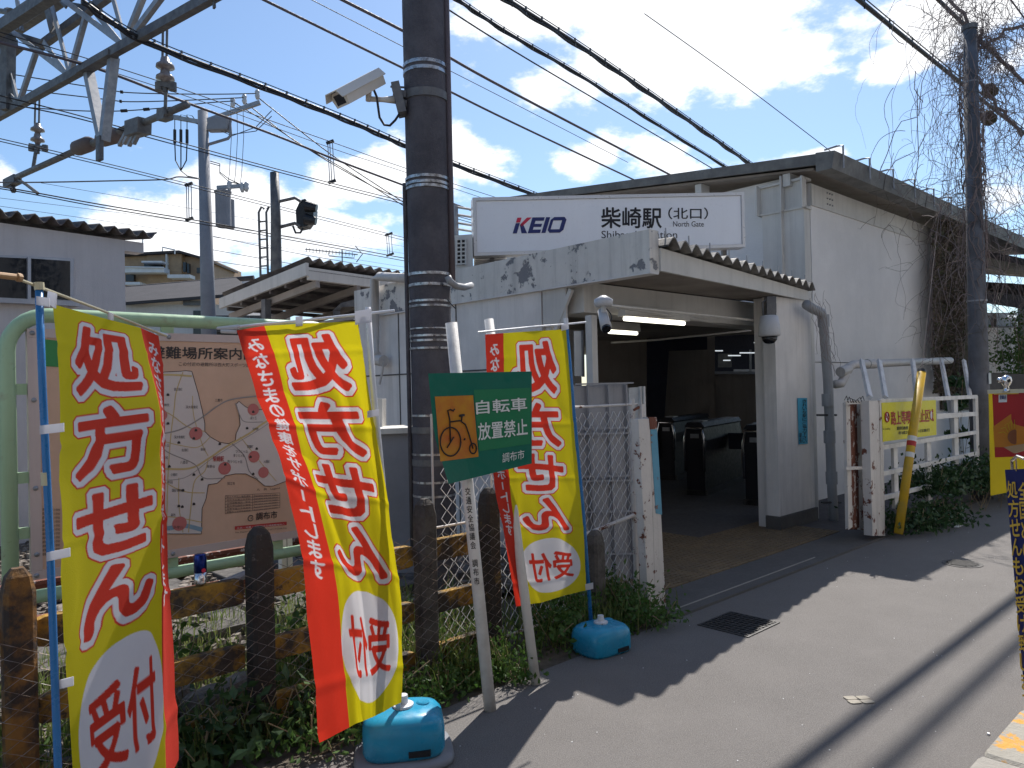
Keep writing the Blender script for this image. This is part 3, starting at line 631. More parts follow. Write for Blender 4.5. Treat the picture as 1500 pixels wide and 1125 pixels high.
rb = thing('red_bin', 'dull red box beside the rightmost ticket gate', 'box', PG(1122, 730)); p = PD(1122, 670, 9.6)
build('box_body', MB().bevbox(Vector((p.x, p.y, .38)), U*.14, V*.1, Z*.38, .15), 'banner_red', rb); build('box_lid', MB().bevbox(Vector((p.x, p.y, .785)), U*.15, V*.11, Z*.02, .15), 'black_plastic', rb)

# ================================================================== LATTICE FENCE, rusty slats, yellow sign, guard
lt = thing('lattice_fence', 'white wooden lattice fence panel with tilted struts in front of the station wall', 'fence', W(9.2, 2.95, 0))
f = lambda x, y, o=0.0: PT(x, y, 2.95+o)
def lbar(name, a, b, w, m='white_paint', o=0.0, th=.03): build(name, MB().prism([f(a[0], a[1]-w/2, o), f(b[0], b[1]-w*.36, o), f(b[0], b[1]+w*.36, o), f(a[0], a[1]+w/2, o)], V*th), m, lt)
def vbar(name, x0, y0, x1, y1, w, m='white_paint', o=0.034, th=.03): build(name, MB().prism([f(x0-w/2, y0, o), f(x0+w/2, y0, o), f(x1+w/2, y1, o), f(x1-w/2, y1, o)], V*th), m, lt)
for a, b in ((588, 581), (656, 633), (695, 664), (731, 696)): lbar('lattice_rail', (1290, a), (1432 if a < 700 else 1362, b if a < 700 else 712), 7)
lbar('lattice_rail', (1372, 610), (1432, 606), 8)
vbar('lattice_post', 1280, 587, 1285, 785, 14, 'chipped_white', -.02, .08)
vbar('lattice_post', 1291, 587, 1294, 785, 5, 'chipped_white', -.02, .05)
for x, y0, y1 in ((1312, 656, 745), (1361, 648, 738), (1400, 584, 680)): vbar('lattice_post', x, y0, x+2, y1, 6)
vbar('lattice_post', 1431, 580, 1434, 700, 5)
for x0, x1 in ((1262, 1274), (1288, 1297), (1337, 1343), (1379, 1389), (1412, 1421)):
    build('tilted_strut', MB().bar(PT(x0, 528, 3.45), PT(x1, 582, 3.0), .035, .045, U), 'white_paint', lt)
build('tilted_strut', MB().bar(PT(1389, 580, 3.06), PT(1396, 640, 3.04), .035, .045, U), 'white_paint', lt)
rf = thing('rusty_slat_gate', 'narrow folded gate of rusty white slats between downpipe and lattice fence', 'gate', W(7.6, 3.0, 0))
for i, (x, m, w) in enumerate(((1242, 'chipped_white', 6), (1248, 'rusty', 6), (1253, 'rusty', 4), (1258, 'chipped_white', 5), (1264, 'rusty', 4), (1269, 'chipped_white', 5))):
    build('slat', MB().prism([PT(x-w/2, 590, 3.05+i*.02), PT(x+w/2, 590, 3.05+i*.02), PT(x+w/2+4, 772, 3.05+i*.02), PT(x-w/2+4, 776, 3.05+i*.02)], V*.03), m, rf)
for y in (590, 686): build('slat_rail', MB().bar(PT(1238, y, 3.02), PT(1276, y-1, 3.02), .025, .03), 'chipped_white', rf)
for i in range(7): build('latch_wire', MB().tube([PT(1237+i*4, 586+math.sin(i*2)*3, 3.0), PT(1240+i*4, 583-math.cos(i)*3, 3.0), PT(1243+i*4, 590, 3.0)], .004, 4), 'iron', rf)
ys = thing('no_smoking_sign', 'yellow no smoking area sign fixed to the white lattice fence', 'sign', f(1328, 620))
g = lambda x, y: PT(x, y, 2.93)
build('sign_sheet', MB().prism([g(1291, 590), g(1370, 586), g(1371, 637), g(1293, 647)], -V*.006), 'sign_yellow', ys)
g2 = lambda x, y: PT(x, y, 2.920)
mb = MB(); text_box(mb, '路上等喫煙禁止区域', g2(1306, 623), g2(1368, 617), g2(1305, 603), .02); build('sign_title', mb, 'ink_red', ys)
mb = MB(); text_box(mb, '罰則適用', g2(1314, 630), g2(1330, 629), g2(1314, 625), .015); text_box(mb, '平成27年7月1日施行', g2(1316, 637), g2(1362, 632), g2(1316, 632), .012); text_box(mb, 'No Smoking', g2(1293, 631), g2(1304, 630), g2(1293, 627), .0); build('sign_small_text', mb, 'ink', ys)
c = g2(1299, 611); rr = .048; n_ = -V
def disc(c, r, nrm, h=.002, n=20): return MB().lathe(c, [(r, 0), (r, h)], n, nrm)
build('no_smoking_disc', disc(c, rr*.8, n_), 'paper', ys)
mb = MB(); mb.tube([c+n_*.004+(U*math.cos(a)+Z*math.sin(a))*rr for a in [i*2*math.pi/24 for i in range(25)]], .006, 5); mb.bar(c+n_*.006-U*rr*.6+Z*rr*.6, c+n_*.006+U*rr*.6-Z*rr*.6, .012, .004, n_)
build('no_smoking_ring', mb, 'ink_red', ys); build('cigarette', MB().bar(c+n_*.0045-U*.03, c+n_*.0045+U*.025, .008, .002, n_).tube([c+n_*.005+U*.02+Z*.008, c+n_*.005+U*.03+Z*.02, c+n_*.005+U*.02+Z*.03], .0025, 4), 'ink', ys)
c = g2(1364, 608); build('map_mark', MB().prism([c+U*a*.03+Z*b*.05 for a, b in ((-1, .2), (0, 1), (.8, .6), (1, -.3), (.1, -1), (-.7, -.6))], n_*.002), 'paper', ys)
yg = thing('guy_wire_guard', 'leaning yellow guy wire guard tube in front of the lattice fence', 'guard tube', PD(1315, 780, 7.5))
a, b = PD(1350, 545, 7.7), PD(1316, 782, 7.35)
build('guard_tube', MB().tube([b, a], .042, 14), 'yellow_guard', yg, smooth=True); build('top_cap', MB().tube([a, a+(a-b)*.02], [.044, .03], 14), 'black_plastic', yg)
for k, m in ((.53, 'ink_red'), (.46, 'paper'), (.56, 'paper')): build('band_sticker', MB().tube([b.lerp(a, k), b.lerp(a, k+.03)], .0435, 14), m, yg)
build('guy_wire', MB().tube([a, PD(1372, 345, 9.2), PD(1405, 60, 10.2)], .003, 4), 'vine', yg)

# ================================================================== POLES
bp = thing('utility_pole', 'large dark wrapped utility pole with steel bands and a camera in front of the station', 'utility pole', W(3.38, 4.5, 0))
PB = W(3.38, 4.5, 0)
build('pole_shaft', MB().tube([PB, PB+Z*1.55, PB+Z*4.4, PB+Z*11], [.165, .150, .160, .135], 40, False), 'pole_dark', bp, smooth=True)
def pz(y): return 1.55+(562.5+6-y)/FPX*5.6
for y, h, m in ((97, 5, 'steel_band'), (107, 5, 'steel_band'), (262, 4, 'steel_band'), (270, 4, 'steel_band'), (276, 4, 'steel_band'), (401, 4, 'steel_band'), (417, 4, 'steel_band'), (440, 3, 'steel_band'), (447, 3, 'steel_band'), (479, 2, 'steel_band'), (490, 3, 'steel_band'), (497, 3, 'steel_band'), (508, 3, 'steel_band'), (605, 3, 'steel_band'), (629, 9, 'galv_dark'), (661, 3, 'steel_band'), (676, 9, 'galv_dark'), (701, 3, 'steel_band'), (721, 3, 'steel_band')):
    z0 = pz(y); z1 = z0+h*.0051
    rad = .163 if z0 > 3 else .158
    build('steel_band', MB().tube([PB+Z*z0, PB+Z*z1], rad+random.uniform(.0, .003), 32), m, bp)
toc = Vector((-PB.x, -PB.y, 0)).normalized(); rt = toc.cross(Z)*-1
if rt.x < 0: rt = -rt
build('side_conduit', MB().tube([PB+rt*.168+toc*.03+Z*z for z in (2.35, 3, 4, 7, 11)], .024, 10), 'cable_brown', bp, smooth=True)
build('side_conduit', MB().tube([PB-rt*.182+toc*.0+rt*.012+Z*z for z in (.3, 1.5, 2.6, 3.05, 3.1)], .016, 8), 'pole_dark', bp, smooth=True)
build('pipe_elbow', MB().tube([PD(656, 405, 5.45), PD(659, 412, 5.45), PD(668, 419, 5.5), PD(680, 421, 5.6), PD(690, 418, 5.8)], .025, 10), 'pipe_grey', bp, smooth=True)
build('stray_wire', MB().tube([PD(655, 438, 5.4), PD(661, 446, 5.4), PD(667, 452, 5.45)], .004, 5), 'cable', bp)
# camera on the pole
z0 = pz(140); build('clamp_band', MB().tube([PB+Z*(z0-.03), PB+Z*(z0+.03)], .168, 32), 'galv_dark', bp)
sc = thing('security_camera', 'beige box security camera on a bracket on the left side of the big pole', 'security camera', PD(577, 140, 5.5))
D0 = 5.5
build('clamp_plate', MB().bar(PD(579, 124, D0), PD(590, 168, D0), .06, .12, toc).bar(PD(572, 127, D0), PD(592, 128, D0), .012, .012).bar(PD(576, 136, D0), PD(595, 138, D0), .02, .05).bar(PD(582, 150, D0), PD(596, 152, D0), .02, .05), 'galv_dark', sc)
build('arm', MB().tube([PD(579, 146, D0), PD(560, 146, D0), PD(541, 145, D0)], [.03, .018, .02], 10).tube([PD(540, 148, D0), PD(540, 134, D0)], .022, 10), 'cam_beige', sc, smooth=True)
a, b = PD(498, 146, 5.3), PD(552, 117, 5.55); ax = (b-a); wv = ax.cross(Z).normalized(); uv = wv.cross(ax).normalized()
if uv.z < 0: uv = -uv
build('housing', MB().prism([a+wv*x+uv*y for x, y in ((-.07, -.05), (.07, -.05), (.085, .02), (.05, .055), (-.05, .055), (-.085, .02))], ax), 'cam_beige', sc)
build('sun_shield', MB().prism([a-ax*.12+wv*x+uv*y for x, y in ((-.095, .01), (-.06, .062), (.06, .062), (.095, .01), (.1, .014), (.063, .07), (-.063, .07), (-.1, .014))], ax*1.15), 'cam_beige', sc)
build('lens_window', MB().prism([a-ax*.005+wv*x+uv*y for x, y in ((-.05, -.035), (.05, -.035), (.05, .035), (-.05, .035))], ax*.01), 'black_glass', sc)
build('camera_cable', MB().tube([PD(x, y, 5.45) for x, y in ((547, 130), (552, 142), (554, 158), (556, 172), (563, 183), (571, 184), (579, 176), (585, 167))], .009, 7), 'cable', sc, smooth=True)
# right pole
rp = thing('utility_pole', 'grey concrete utility pole wrapped in bare vines at the right of the road', 'utility pole', W(11.1, 3.0, 0)); RB = W(11.1, 3.0, 0)
build('pole_shaft', MB().tube([RB, RB+Z*2, RB+Z*6.1], [.125, .115, .078], 32), 'pole_concrete', rp, smooth=True)
build('pole_cap', MB().tube([RB+Z*6.1, RB+Z*6.16], .09, 24), 'galv_dark', rp)
build('pole_plate', MB().box(RB-V*.123+Z*1.55, U*.05, V*.003, Z*.07), 'alu', rp)
for z_ in (2.55, 5.4): build('steel_band', MB().tube([RB+Z*z_, RB+Z*(z_+.02)], .118 if z_ < 3 else .09, 24), 'galv', rp)
spl = thing('cable_splice', 'two dark cable splice cases hanging in the vines beside the right pole', 'splice case', PD(1450, 150, 10.2))
for x, y in ((1448, 132), (1446, 172)): build('splice_case', MB().tube([PD(x-6, y-6, 10.2), PD(x-2, y-3, 10.2), PD(x+6, y+5, 10.2), PD(x+9, y+9, 10.2)], [.04, .09, .09, .05], 12), 'vine_dry', spl, smooth=True)

# ================================================================== WIRES
VT = R(37.7); TV = math.tan(VT); TD = Vector((math.sin(VT), math.cos(VT), 0))
def wire_pts(pxs, d1, n=5, tv=TV):
    t1 = (pxs[0][0]-750)/FPX; out_ = []
    for x, y in pxs:
        tt = (x-750)/FPX; d = d1*(tv-t1)/max(tv-tt, .12); out_.append(PD(x, y, d))
    # smooth interpolation
    res = []
    for i in range(len(out_)-1):
        a, b = out_[i], out_[i+1]; p = out_[max(i-1, 0)]; q = out_[min(i+2, len(out_)-1)]
        for k in range(n):
            u = k/n; res.append(.5*((2*a)+(b-p)*u+(2*p-5*a+4*b-q)*u*u+(3*a-p-3*b+q)*u**3))
    res.append(out_[-1]); return res
def wire(label, pxs, d1, r, m='cable', tv=TV, name='overhead_wire', grp='overhead wires', n=5):
    o = build(name, MB().tube(wire_pts(pxs, d1, n, tv), r, 6), m, label=label, cat='wire', group=grp, smooth=True); return o
wire('thick brown cable meeting the pole just above the security camera', [(360, -15), (387, 0), (591, 100), (655, 132), (750, 179), (915, 257), (1000, 297)], 8, .017, 'cable_brown')
wire('thick brown cable crossing the pole top and ending behind the roof', [(475, -15), (502, 0), (592, 46), (651, 80), (750, 135), (970, 250), (1050, 292)], 8, .019, 'cable_brown')
wire('thin wire between the two brown cables left of the pole', [(430, -14), (457, 0), (588, 67), (654, 101), (750, 150), (920, 238)], 8, .005)
wire('single dark wire right of the pole, left of the lashed bundles', [(640, 3), (652, 11), (750, 73), (900, 162), (1042, 246), (1100, 282)], 8, .010)
def bundle(label, pxs, d1, r, n=5):
    t = thing('lashed_cable_bundle', label, 'cable', wire_pts(pxs, d1, 1)[0], 'lashed cable bundles'); P = wire_pts(pxs, d1, 14)
    build('cable', MB().tube(P, r, 6), 'cable', t, smooth=True); build('cable', MB().tube([p-Z*r*1.7+TD*0+Vector((r*.8*math.sin(i*.9), 0, 0)) for i, p in enumerate(P)], r*.8, 6), 'cable', t, smooth=True)
    build('messenger_wire', MB().tube([p+Z*r*2.2 for p in P], r*.3, 5), 'cable', t)
    mb = MB()
    for i in range(0, len(P)-1):
        p = P[i]; mb.bar(p+Z*r*2.6, p-Z*r*2.2, r*.9, r*.9, TD) if i % 3 == 0 else None
    build('lashing_clips', mb, 'galv_dark', t)
bundle('left of the two lashed bundles running down to the roof from the top centre', [(650, -15), (672, 0), (745, 48), (850, 110), (960, 180), (1066, 246), (1120, 280)], 8.5, .016)
bundle('right of the two lashed bundles running down to the roof from the top centre', [(722, -15), (745, 0), (850, 67), (950, 135), (1040, 198), (1101, 241), (1150, 275)], 8.5, .022)
bundle('lashed bundle with white hangers passing behind the pole below the camera', [(120, 0), (215, 60), (400, 132), (520, 180), (595, 213), (660, 238), (760, 276), (850, 310)], 8, .022)
wire('thick feeder wire under the steel truss running behind the pole', [(-30, 52), (0, 62), (144, 101), (272, 150), (400, 197), (500, 237), (593, 272), (690, 308), (760, 335)], 8.5, .020, 'cable_brown')
wire('thin wire just above the feeder wire, with small clamps', [(-30, 38), (0, 47), (190, 105), (300, 142), (400, 178), (500, 213), (593, 246), (760, 300)], 8.5, .007)
wire('second thin wire just above the feeder wire', [(-30, 44), (0, 53), (185, 112), (300, 150), (400, 186), (500, 222), (593, 252), (760, 308)], 8.6, .006)
wire('upper contact wire of the near track below the pull-off arm', [(-30, 132), (0, 140), (100, 165), (187, 189), (253, 206), (400, 246), (500, 272), (595, 296), (700, 325)], 9, .009)
wire('lower contact wire of the near track below the pull-off arm', [(-30, 140), (0, 149), (100, 170), (187, 193), (253, 211), (400, 250), (500, 276), (595, 300), (700, 329)], 9, .009)
wire('upper of the paired wires crossing in front of the transformer', [(-30, 197), (0, 203), (150, 238), (300, 275), (400, 300), (500, 325), (600, 350), (690, 372)], 11, .008)
wire('lower of the paired wires crossing in front of the transformer', [(-30, 200), (0, 207), (150, 242), (300, 279), (400, 304), (500, 329), (600, 354), (690, 376)], 11, .008)
wire('upper of the lowest paired wires running to the corrugated platform roof', [(-20, 270), (45, 281), (150, 300), (300, 325), (400, 343), (500, 361), (597, 379), (690, 396)], 12, .012)
wire('lower of the lowest paired wires running to the corrugated platform roof', [(-20, 273), (45, 284), (150, 304), (300, 329), (400, 347), (500, 365), (597, 383), (690, 400)], 12, .010)
for i, (a, b) in enumerate((((0, 290), (597, 372)), ((0, 302), (597, 392)), ((60, 268), (597, 362)))):
    wire(('thin far wire passing high over the white corrugated house', 'thin far wire passing low over the white corrugated house', 'thin far wire starting above the house gable')[i], [a, ((a[0]+b[0])/2, (a[1]+b[1])/2-3+i), b], 16, .005)
wire('thin guy wire slanting to the top corner of the station roof', [(944, 20), (1090, 125), (1238, 238)], 9, .006, tv=1.5)
# distribution wires from left to the crossarm insulators of the far pole
for i, p in enumerate(([(-20, 102), (25, 110), (150, 130), (195, 136), (300, 138), (375, 137)], [(-20, 126), (20, 130), (150, 145), (190, 149), (270, 147), (357, 143)], [(-20, 152), (75, 160), (160, 163), (240, 158), (300, 151), (341, 148)])):
    t = thing('insulated_wire', ('topmost', 'middle', 'lowest')[i]+' of three sagging wires running from the left edge to the far pole crossarm', 'wire', PD(*p[0], 14), 'sagging wires to the far pole')
    build('wire_line', MB().tube(wire_pts(p, 12, 5, 3.0), .009, 6), 'cable', t); q = wire_pts(p, 12, 5, 3.0)
    for k in (11, 13): build('wire_sleeve', MB().tube([q[k], q[k]+(q[k+1]-q[k])*.6], .028, 8), 'cable', t)
for i, p in enumerate(([(377, 142), (470, 215), (520, 250), (597, 300)], [(357, 148), (430, 205), (500, 245), (597, 305)], [(343, 150), (400, 185), (480, 236), (560, 280), (597, 292)])):
    wire(('right', 'middle', 'left')[i]+'most of three thin wires descending from the crossarm to the big pole', p, 17, .013, tv=2.0)
wire('lumpy grey cable running level from the left edge to the far pole', [(-20, 267), (60, 267), (160, 265), (240, 263), (262, 259), (292, 262)], 13, .012, 'galv_dark', tv=5)
for i, (y0, y1) in enumerate(((346, 398), (366, 410), (382, 418))):
    wire(('upper', 'middle', 'lowest')[i]+' faint thin wire from the far pole towards the antenna roof', [(312, y0), (450, y0+(y1-y0)*.5+2), (597, y1)], 18, .008, 'pole_far', tv=3)
# spacers on wires
def spacer(x0, y0, x1, y1, d, label):
    t = thing('wire_spacer', label, 'wire spacer', PD(x1, y1, d), 'long hangers on the wires')
    for dx in (-3, 0, 4): build('hanger_rod', MB().tube([PD(x0+dx, y0, d), PD(x1+dx, y1, d)], .010, 6), 'galv', t)
    for x, y in ((x0, y0), (x1, y1)): build('hanger_clamp', MB().bar(PD(x-5, y+2, d), PD(x+6, y-2, d), .05, .05), 'cable', t)
spacer(483, 208, 486, 266, 14.6, 'triple-rod wire hanger high up left of the security camera'); spacer(569, 343, 571, 373, 20, 'small double-rod wire hanger above the corrugated platform roof')
spacer(276, 270, 277, 321, 15, 'pale wire hanger left of the far utility pole'); 
# cables over the road on the right: they cast the two long shadows
def roadwire(label, t_, z_, r, s0, s1, m='cable', lash=False):
    n = 40; P = [W(s0+(s1-s0)*i/n, t_, z_-.25*math.sin(math.pi*i/n)) for i in range(n+1)]
    th = thing('road_cable', label, 'cable', P[0], 'cables along the road'); build('cable', MB().tube(P, r, 8), m, th, smooth=True)
    if lash:
        build('messenger_wire', MB().tube([p+Z*.10 for p in P], .01, 5), 'cable', th); build('cable', MB().tube([p+Z*.045+V*.02 for p in P], r*.5, 6), 'cable', th)
        for i in range(6, 40, 1): build('cable_loop', MB().bar(P[i]+Z*.11, P[i]-Z*.06, .02, .02, U), 'cable', th)
roadwire('thick black lashed cable sloping across the sky to the vine-covered pole', 4.5, 7.42, .036, -5, 34, lash=True)
roadwire('black cable crossing the vines at the top right corner', 5.15, 9.6, .042, -8, 40)
wire('short brown wire cutting the extreme top right corner of the sky', [(1470, -15), (1481, 0), (1503, 30)], 9, .01, 'cable_brown', tv=2.5)

# ================================================================== CATENARY TRUSS (top left)
tr = thing('catenary_truss', 'grey steel lattice gantry over the tracks at the top left', 'gantry', PD(60, 140, 11))
def tdepth(px): # gantry runs across the tracks, nearer on the right
    tt = (px-750)/FPX; tv = -1.294; t0 = (310-750)/FPX; return 7.6*(tv-t0)/min(tv-tt, -.18)
def TP(px, py, off=0.0): return PD(px, py, tdepth(px)+off)
def member(a, b, w=.07, m='galv', oa=0.0, ob=0.0): build('strut', MB().lbar(TP(*a, oa), TP(*b, ob), w, .014), m, tr)
def chord(a, b, w=.10, off=0.0, m='galv_dark', ob=None): build('chord', MB().lbar(TP(*a, off), TP(*b, off if ob is None else ob), w, .02), m, tr)
chord((-30, 190), (322, -5), .085); chord((-40, 90), (160, -40), .12, 1.0); chord((-40, 75), (100, -16), .13, -.6)
for a, b in (((2, 55), (28, 155)), ((28, 155), (55, 75)), ((55, 75), (100, 112)), ((20, 50), (100, 112)), ((75, 5), (103, 112)), ((103, 112), (128, 22)), ((65, 65), (98, 110)), ((90, 0), (180, 68)), ((135, 15), (178, 67)), ((165, -5), (184, 64)), ((184, 64), (212, -5)), ((197, 52), (242, -8)), ((0, 125), (28, 155)), ((25, 0), (32, 45)), ((45, 0), (28, 45))):
    member(a, b, .055)
member((68, 0), (80, 50), .12, 'galv_dark', .3, .3); build('strut', MB().bar(TP(12, 50, -.1), TP(11, 162, -.1), .14, .14), 'galv_dark', tr)
chord((-10, 105), (30, 70), .10, .4); chord((55, 75), (165, -5), .085, .6)
for a, b, c_ in (((20, 45), (62, 58), (50, 70)), ((88, 0), (132, 8), (120, 22)), ((80, -6), (104, -2), (95, 12))): build('gusset_plate', MB().prism([TP(*a, .2), TP(*b, .2), TP(*c_, .2)], Vector((0, .03, 0))), 'galv_dark', tr)
# drop bracket V
for a, b in (((124, 103), (145, 205)), ((161, 82), (147, 205))): build('drop_strut', MB().lbar(TP(*a), TP(*b, -.1), .09, .016, TD), 'galv', tr)
build('drop_strut', MB().bar(TP(146, 200, -.1), TP(146, 235, -.1), .10, .05, TD), 'galv_dark', tr)
build('clamp_plate', MB().bar(TP(118, 106), TP(166, 78), .13, .07), 'galv_dark', tr)
build('bottom_knob', MB().tube([TP(-5, 15, .3), TP(12, 18, .3)], .04, 10).tube([TP(12, 18, .3), TP(17, 19, .3)], .07, 10), 'galv_dark', tr)
build('end_hook', MB().bar(TP(313, -6), TP(314, 12), .02, .04), 'galv_dark', tr)
# insulator strings
def insulator(x, ytop, y1, y2, y3, d, lab):
    t = thing('insulator_string', lab, 'insulator', PD(x, y1, d), 'porcelain insulators under the gantry')
    for dx in (-3, 3): build('hanger_rod', MB().tube([PD(x+dx, ytop, d), PD(x+dx-1, y1-8, d)], .016, 6), 'galv_dark', t)
    for y in (y1, y2): build('insulator_disc', MB().lathe(PD(x, y, d), [(.02, .12), (.05, .10), (.06, .05), (.105, .015), (.11, -.02), (.05, -.035), (.03, -.10)], 18), 'insulator', t, smooth=True)
    build('clamp', MB().bar(PD(x-11, y3-4, d), PD(x+13, y3+1, d), .09, .06).lathe(PD(x+11, y3, d), [(.05, -.05), (.05, .05)], 8).lathe(PD(x-9, y3, d), [(.05, -.05), (.05, .05)], 8).tube([PD(x, y3-8, d), PD(x, y3+8, d)], .035, 8), 'galv_dark', t)
    return t
i1 = insulator(242, 30, 97, 114, 127, 9.3, 'right porcelain insulator string hanging from the gantry chord'); build('drop_rod', MB().tube([PD(243, 130, 9.3), PD(242, 168, 9.3)], .022, 6), 'galv_dark', i1)
i2 = insulator(55, 135, 190, 205, 217, 13, 'left porcelain insulator string hanging from the gantry chord'); build('drop_rod', MB().tube([PD(53, 219, 13), PD(48, 250, 13)], .03, 6), 'galv_dark', i2)
# pull-off arm
pa = thing('pull_off_arm', 'long slanted steel steady arm with clamps and insulator sleeves below the gantry', 'steady arm', PD(150, 205, 10.5))
def ap(x, y): return PD(x, y, 13.6-(x/272)*4.6)
build('arm_tube', MB().tube([ap(10, 266), ap(110, 221)], .05, 10).tube([ap(135, 210), ap(190, 186)], .05, 10).tube([ap(205, 182), ap(274, 153)], .045, 10), 'galv_dark', pa, smooth=True)
build('insulator_sleeve', MB().tube([ap(109, 221), ap(114, 217), ap(130, 211), ap(136, 208)], [.06, .115, .115, .06], 14), 'sleeve_brown', pa, smooth=True)
build('insulator_sleeve', MB().tube([ap(144, 207), ap(150, 204), ap(168, 199), ap(176, 195)], [.06, .11, .11, .05], 14), 'sleeve_brown', pa, smooth=True)
build('arm_clamp', MB().bar(ap(192, 190), ap(212, 184), .18, .20), 'galv_dark', pa)
for k in range(4): build('clamp_finger', MB().bar(ap(190+k*6, 186), ap(175+k*7, 213-k % 2*3), .05, .05), 'galv', pa)
build('arm_clamp', MB().bar(ap(236, 170), ap(247, 166), .12, .14), 'galv_dark', pa); build('arm_clamp', MB().bar(ap(10, 270), ap(26, 262), .13, .15), 'galv_dark', pa)
build('arm_end', MB().tube([ap(25, 262), ap(38, 270), ap(55, 283)], .03, 6).tube([ap(14, 264), ap(20, 280)], .05, 6), 'galv_dark', pa)

# ================================================================== FAR UTILITY POLE with crossarm + transformer
fp = thing('utility_pole', 'grey far utility pole with crossarm insulators and a transformer', 'utility pole', PD(310, 620, 17)); fd = 17.0
def FP(x, y, o=0.0): return PD(x, y, fd+o)
fb_ = FP(310, 640); ft = FP(297, 163)
build('pole_shaft', MB().tube([fb_, ft], [.19, .11], 24), 'pole_far', fp, smooth=True)
mb = MB()
for i in range(22): p = ft.lerp(fb_, .35+.028*i); mb.tube([p, p+Z*.05], .13+.002*i+.004*(i % 2), 14)
build('climb_bands', mb, 'galv', fp)
build('crossarm', MB().bar(FP(250, 171), FP(300, 180), .07, .09), 'galv', fp); build('crossarm', MB().bar(FP(303, 177), FP(381, 150), .08, .09), 'galv', fp); build('crossarm', MB().bar(FP(318, 275), FP(360, 272), .07, .08), 'galv', fp)
build('stay_bracket', MB().tube([FP(304, 212), FP(334, 203), FP(338, 198), FP(336, 172)], .035, 8), 'pole_far', fp)
build('meter_box', MB().bevbox(FP(321, 183), Vector((.23, 0, 0)), Vector((0, .12, 0)), Vector((.03, 0, .14)), .15), 'pole_far', fp)
for x, y in ((341, 150), (358, 145), (377, 138), (336, 272), (355, 274), (361, 273)): build('pin_insulator', MB().lathe(FP(x, y), [(.03, -.12), (.06, -.04), (.045, 0), (.06, .05), (.035, .1)], 10), 'cam_white', fp, smooth=True)
build('transformer', MB().lathe(FP(327, 306), [(.14, -.42), (.17, -.40), (.17, .36), (.19, .37), (.19, .40), (.05, .44)], 20), 'pole_far', fp, smooth=False)
build('transformer', MB().lathe(FP(337, 312, .2), [(.08, -.36), (.1, -.34), (.1, .3), (.05, .32)], 14), 'pole_far', fp)
for i, x in enumerate((256, 265, 274)):
    build('cutout', MB().tube([FP(x, 190), FP(x, 210)], .035, 8), 'cable', fp)
    build('jumper_wire', MB().tube([FP(290, 182), FP(x+8, 170), FP(x, 168), FP(x, 190)], .01, 5), 'cable', fp); build('jumper_wire', MB().tube([FP(x, 208), FP(x-i+1, 235), FP(265, 250), FP(275, 258), FP(294, 262)], .014, 5), 'cable', fp)
for i in range(3):
    x0 = 338+i*9; build('jumper_wire', MB().tube([FP(x0, 155), FP(x0+1, 200), FP(x0-2, 255), FP(x0-4, 268)], .007, 4), 'cable', fp)
for i in range(2):
    build('jumper_wire', MB().tube([FP(304, 180+i*3), FP(340, 197+i*2), FP(375, 192-i*6), FP(398, 170-i*8)], .010, 4), 'cable', fp)
    build('jumper_wire', MB().tube([FP(308, 236+i*3), FP(322, 240+i*3), FP(322, 252+i*2), FP(335, 262+i*4), FP(352, 270)], .012, 4), 'cable', fp)
# signal pole with ladder and signals
sgp = thing('railway_signal', 'dark railway signal pole with ladder and two signal heads facing away', 'railway signal', PD(404, 600, 13))
sd_ = 13.0; SPx = lambda x, y, o=0.0: PD(x, y, sd_+o)
build('pole_shaft', MB().tube([SPx(407, 640), SPx(404, 320), SPx(402, 253)], [.13, .085, .075], 16), 'galv_dark', sgp, smooth=True)
build('pole_collar', MB().tube([SPx(405, 428), SPx(405, 400)], .15, 16), 'cable', sgp)
for x in (380, 391):
    build('ladder_rail', MB().tube([SPx(x+7 if x == 380 else x, 306), SPx(x+3, 303), SPx(x-1 if x == 380 else x-1, 311), SPx(x+1, 380), SPx(x+3, 462)], .02, 8), 'galv_dark', sgp)
for i in range(11): build('ladder_rung', MB().tube([SPx(380+i*.3, 325+i*13), SPx(391+i*.3, 324+i*13)], .014, 6), 'galv_dark', sgp)
build('signal_arm', MB().tube([SPx(405, 334), SPx(432, 327), SPx(440, 332)], .03, 8), 'galv_dark', sgp); build('signal_arm', MB().tube([SPx(405, 296), SPx(432, 290), SPx(442, 296)], .028, 8), 'galv_dark', sgp)
build('signal_cable', MB().tube([SPx(429, 331), SPx(433, 341), SPx(440, 341), SPx(444, 334)], .02, 6), 'cable', sgp)
build('signal_head', MB().prism([SPx(*q) for q in ((434, 325), (433, 308), (440, 293), (447, 291), (460, 305), (459, 318), (450, 331), (436, 334))], Vector((.0, .25, 0))), 'black_plastic', sgp)
for x, y in ((457, 303), (456, 322)): build('signal_hood', MB().tube([SPx(x-9, y-1), SPx(x+7, y+2)], [.10, .07], 12), 'black_plastic', sgp)
# ================================================================== PLATFORM CANOPY
pf = thing('platform_canopy', 'small platform shelter with corrugated roof and pale fascia behind the tracks', 'platform shelter', PD(470, 600, 12))
def CP(x, y, d): return PD(x, y, d)
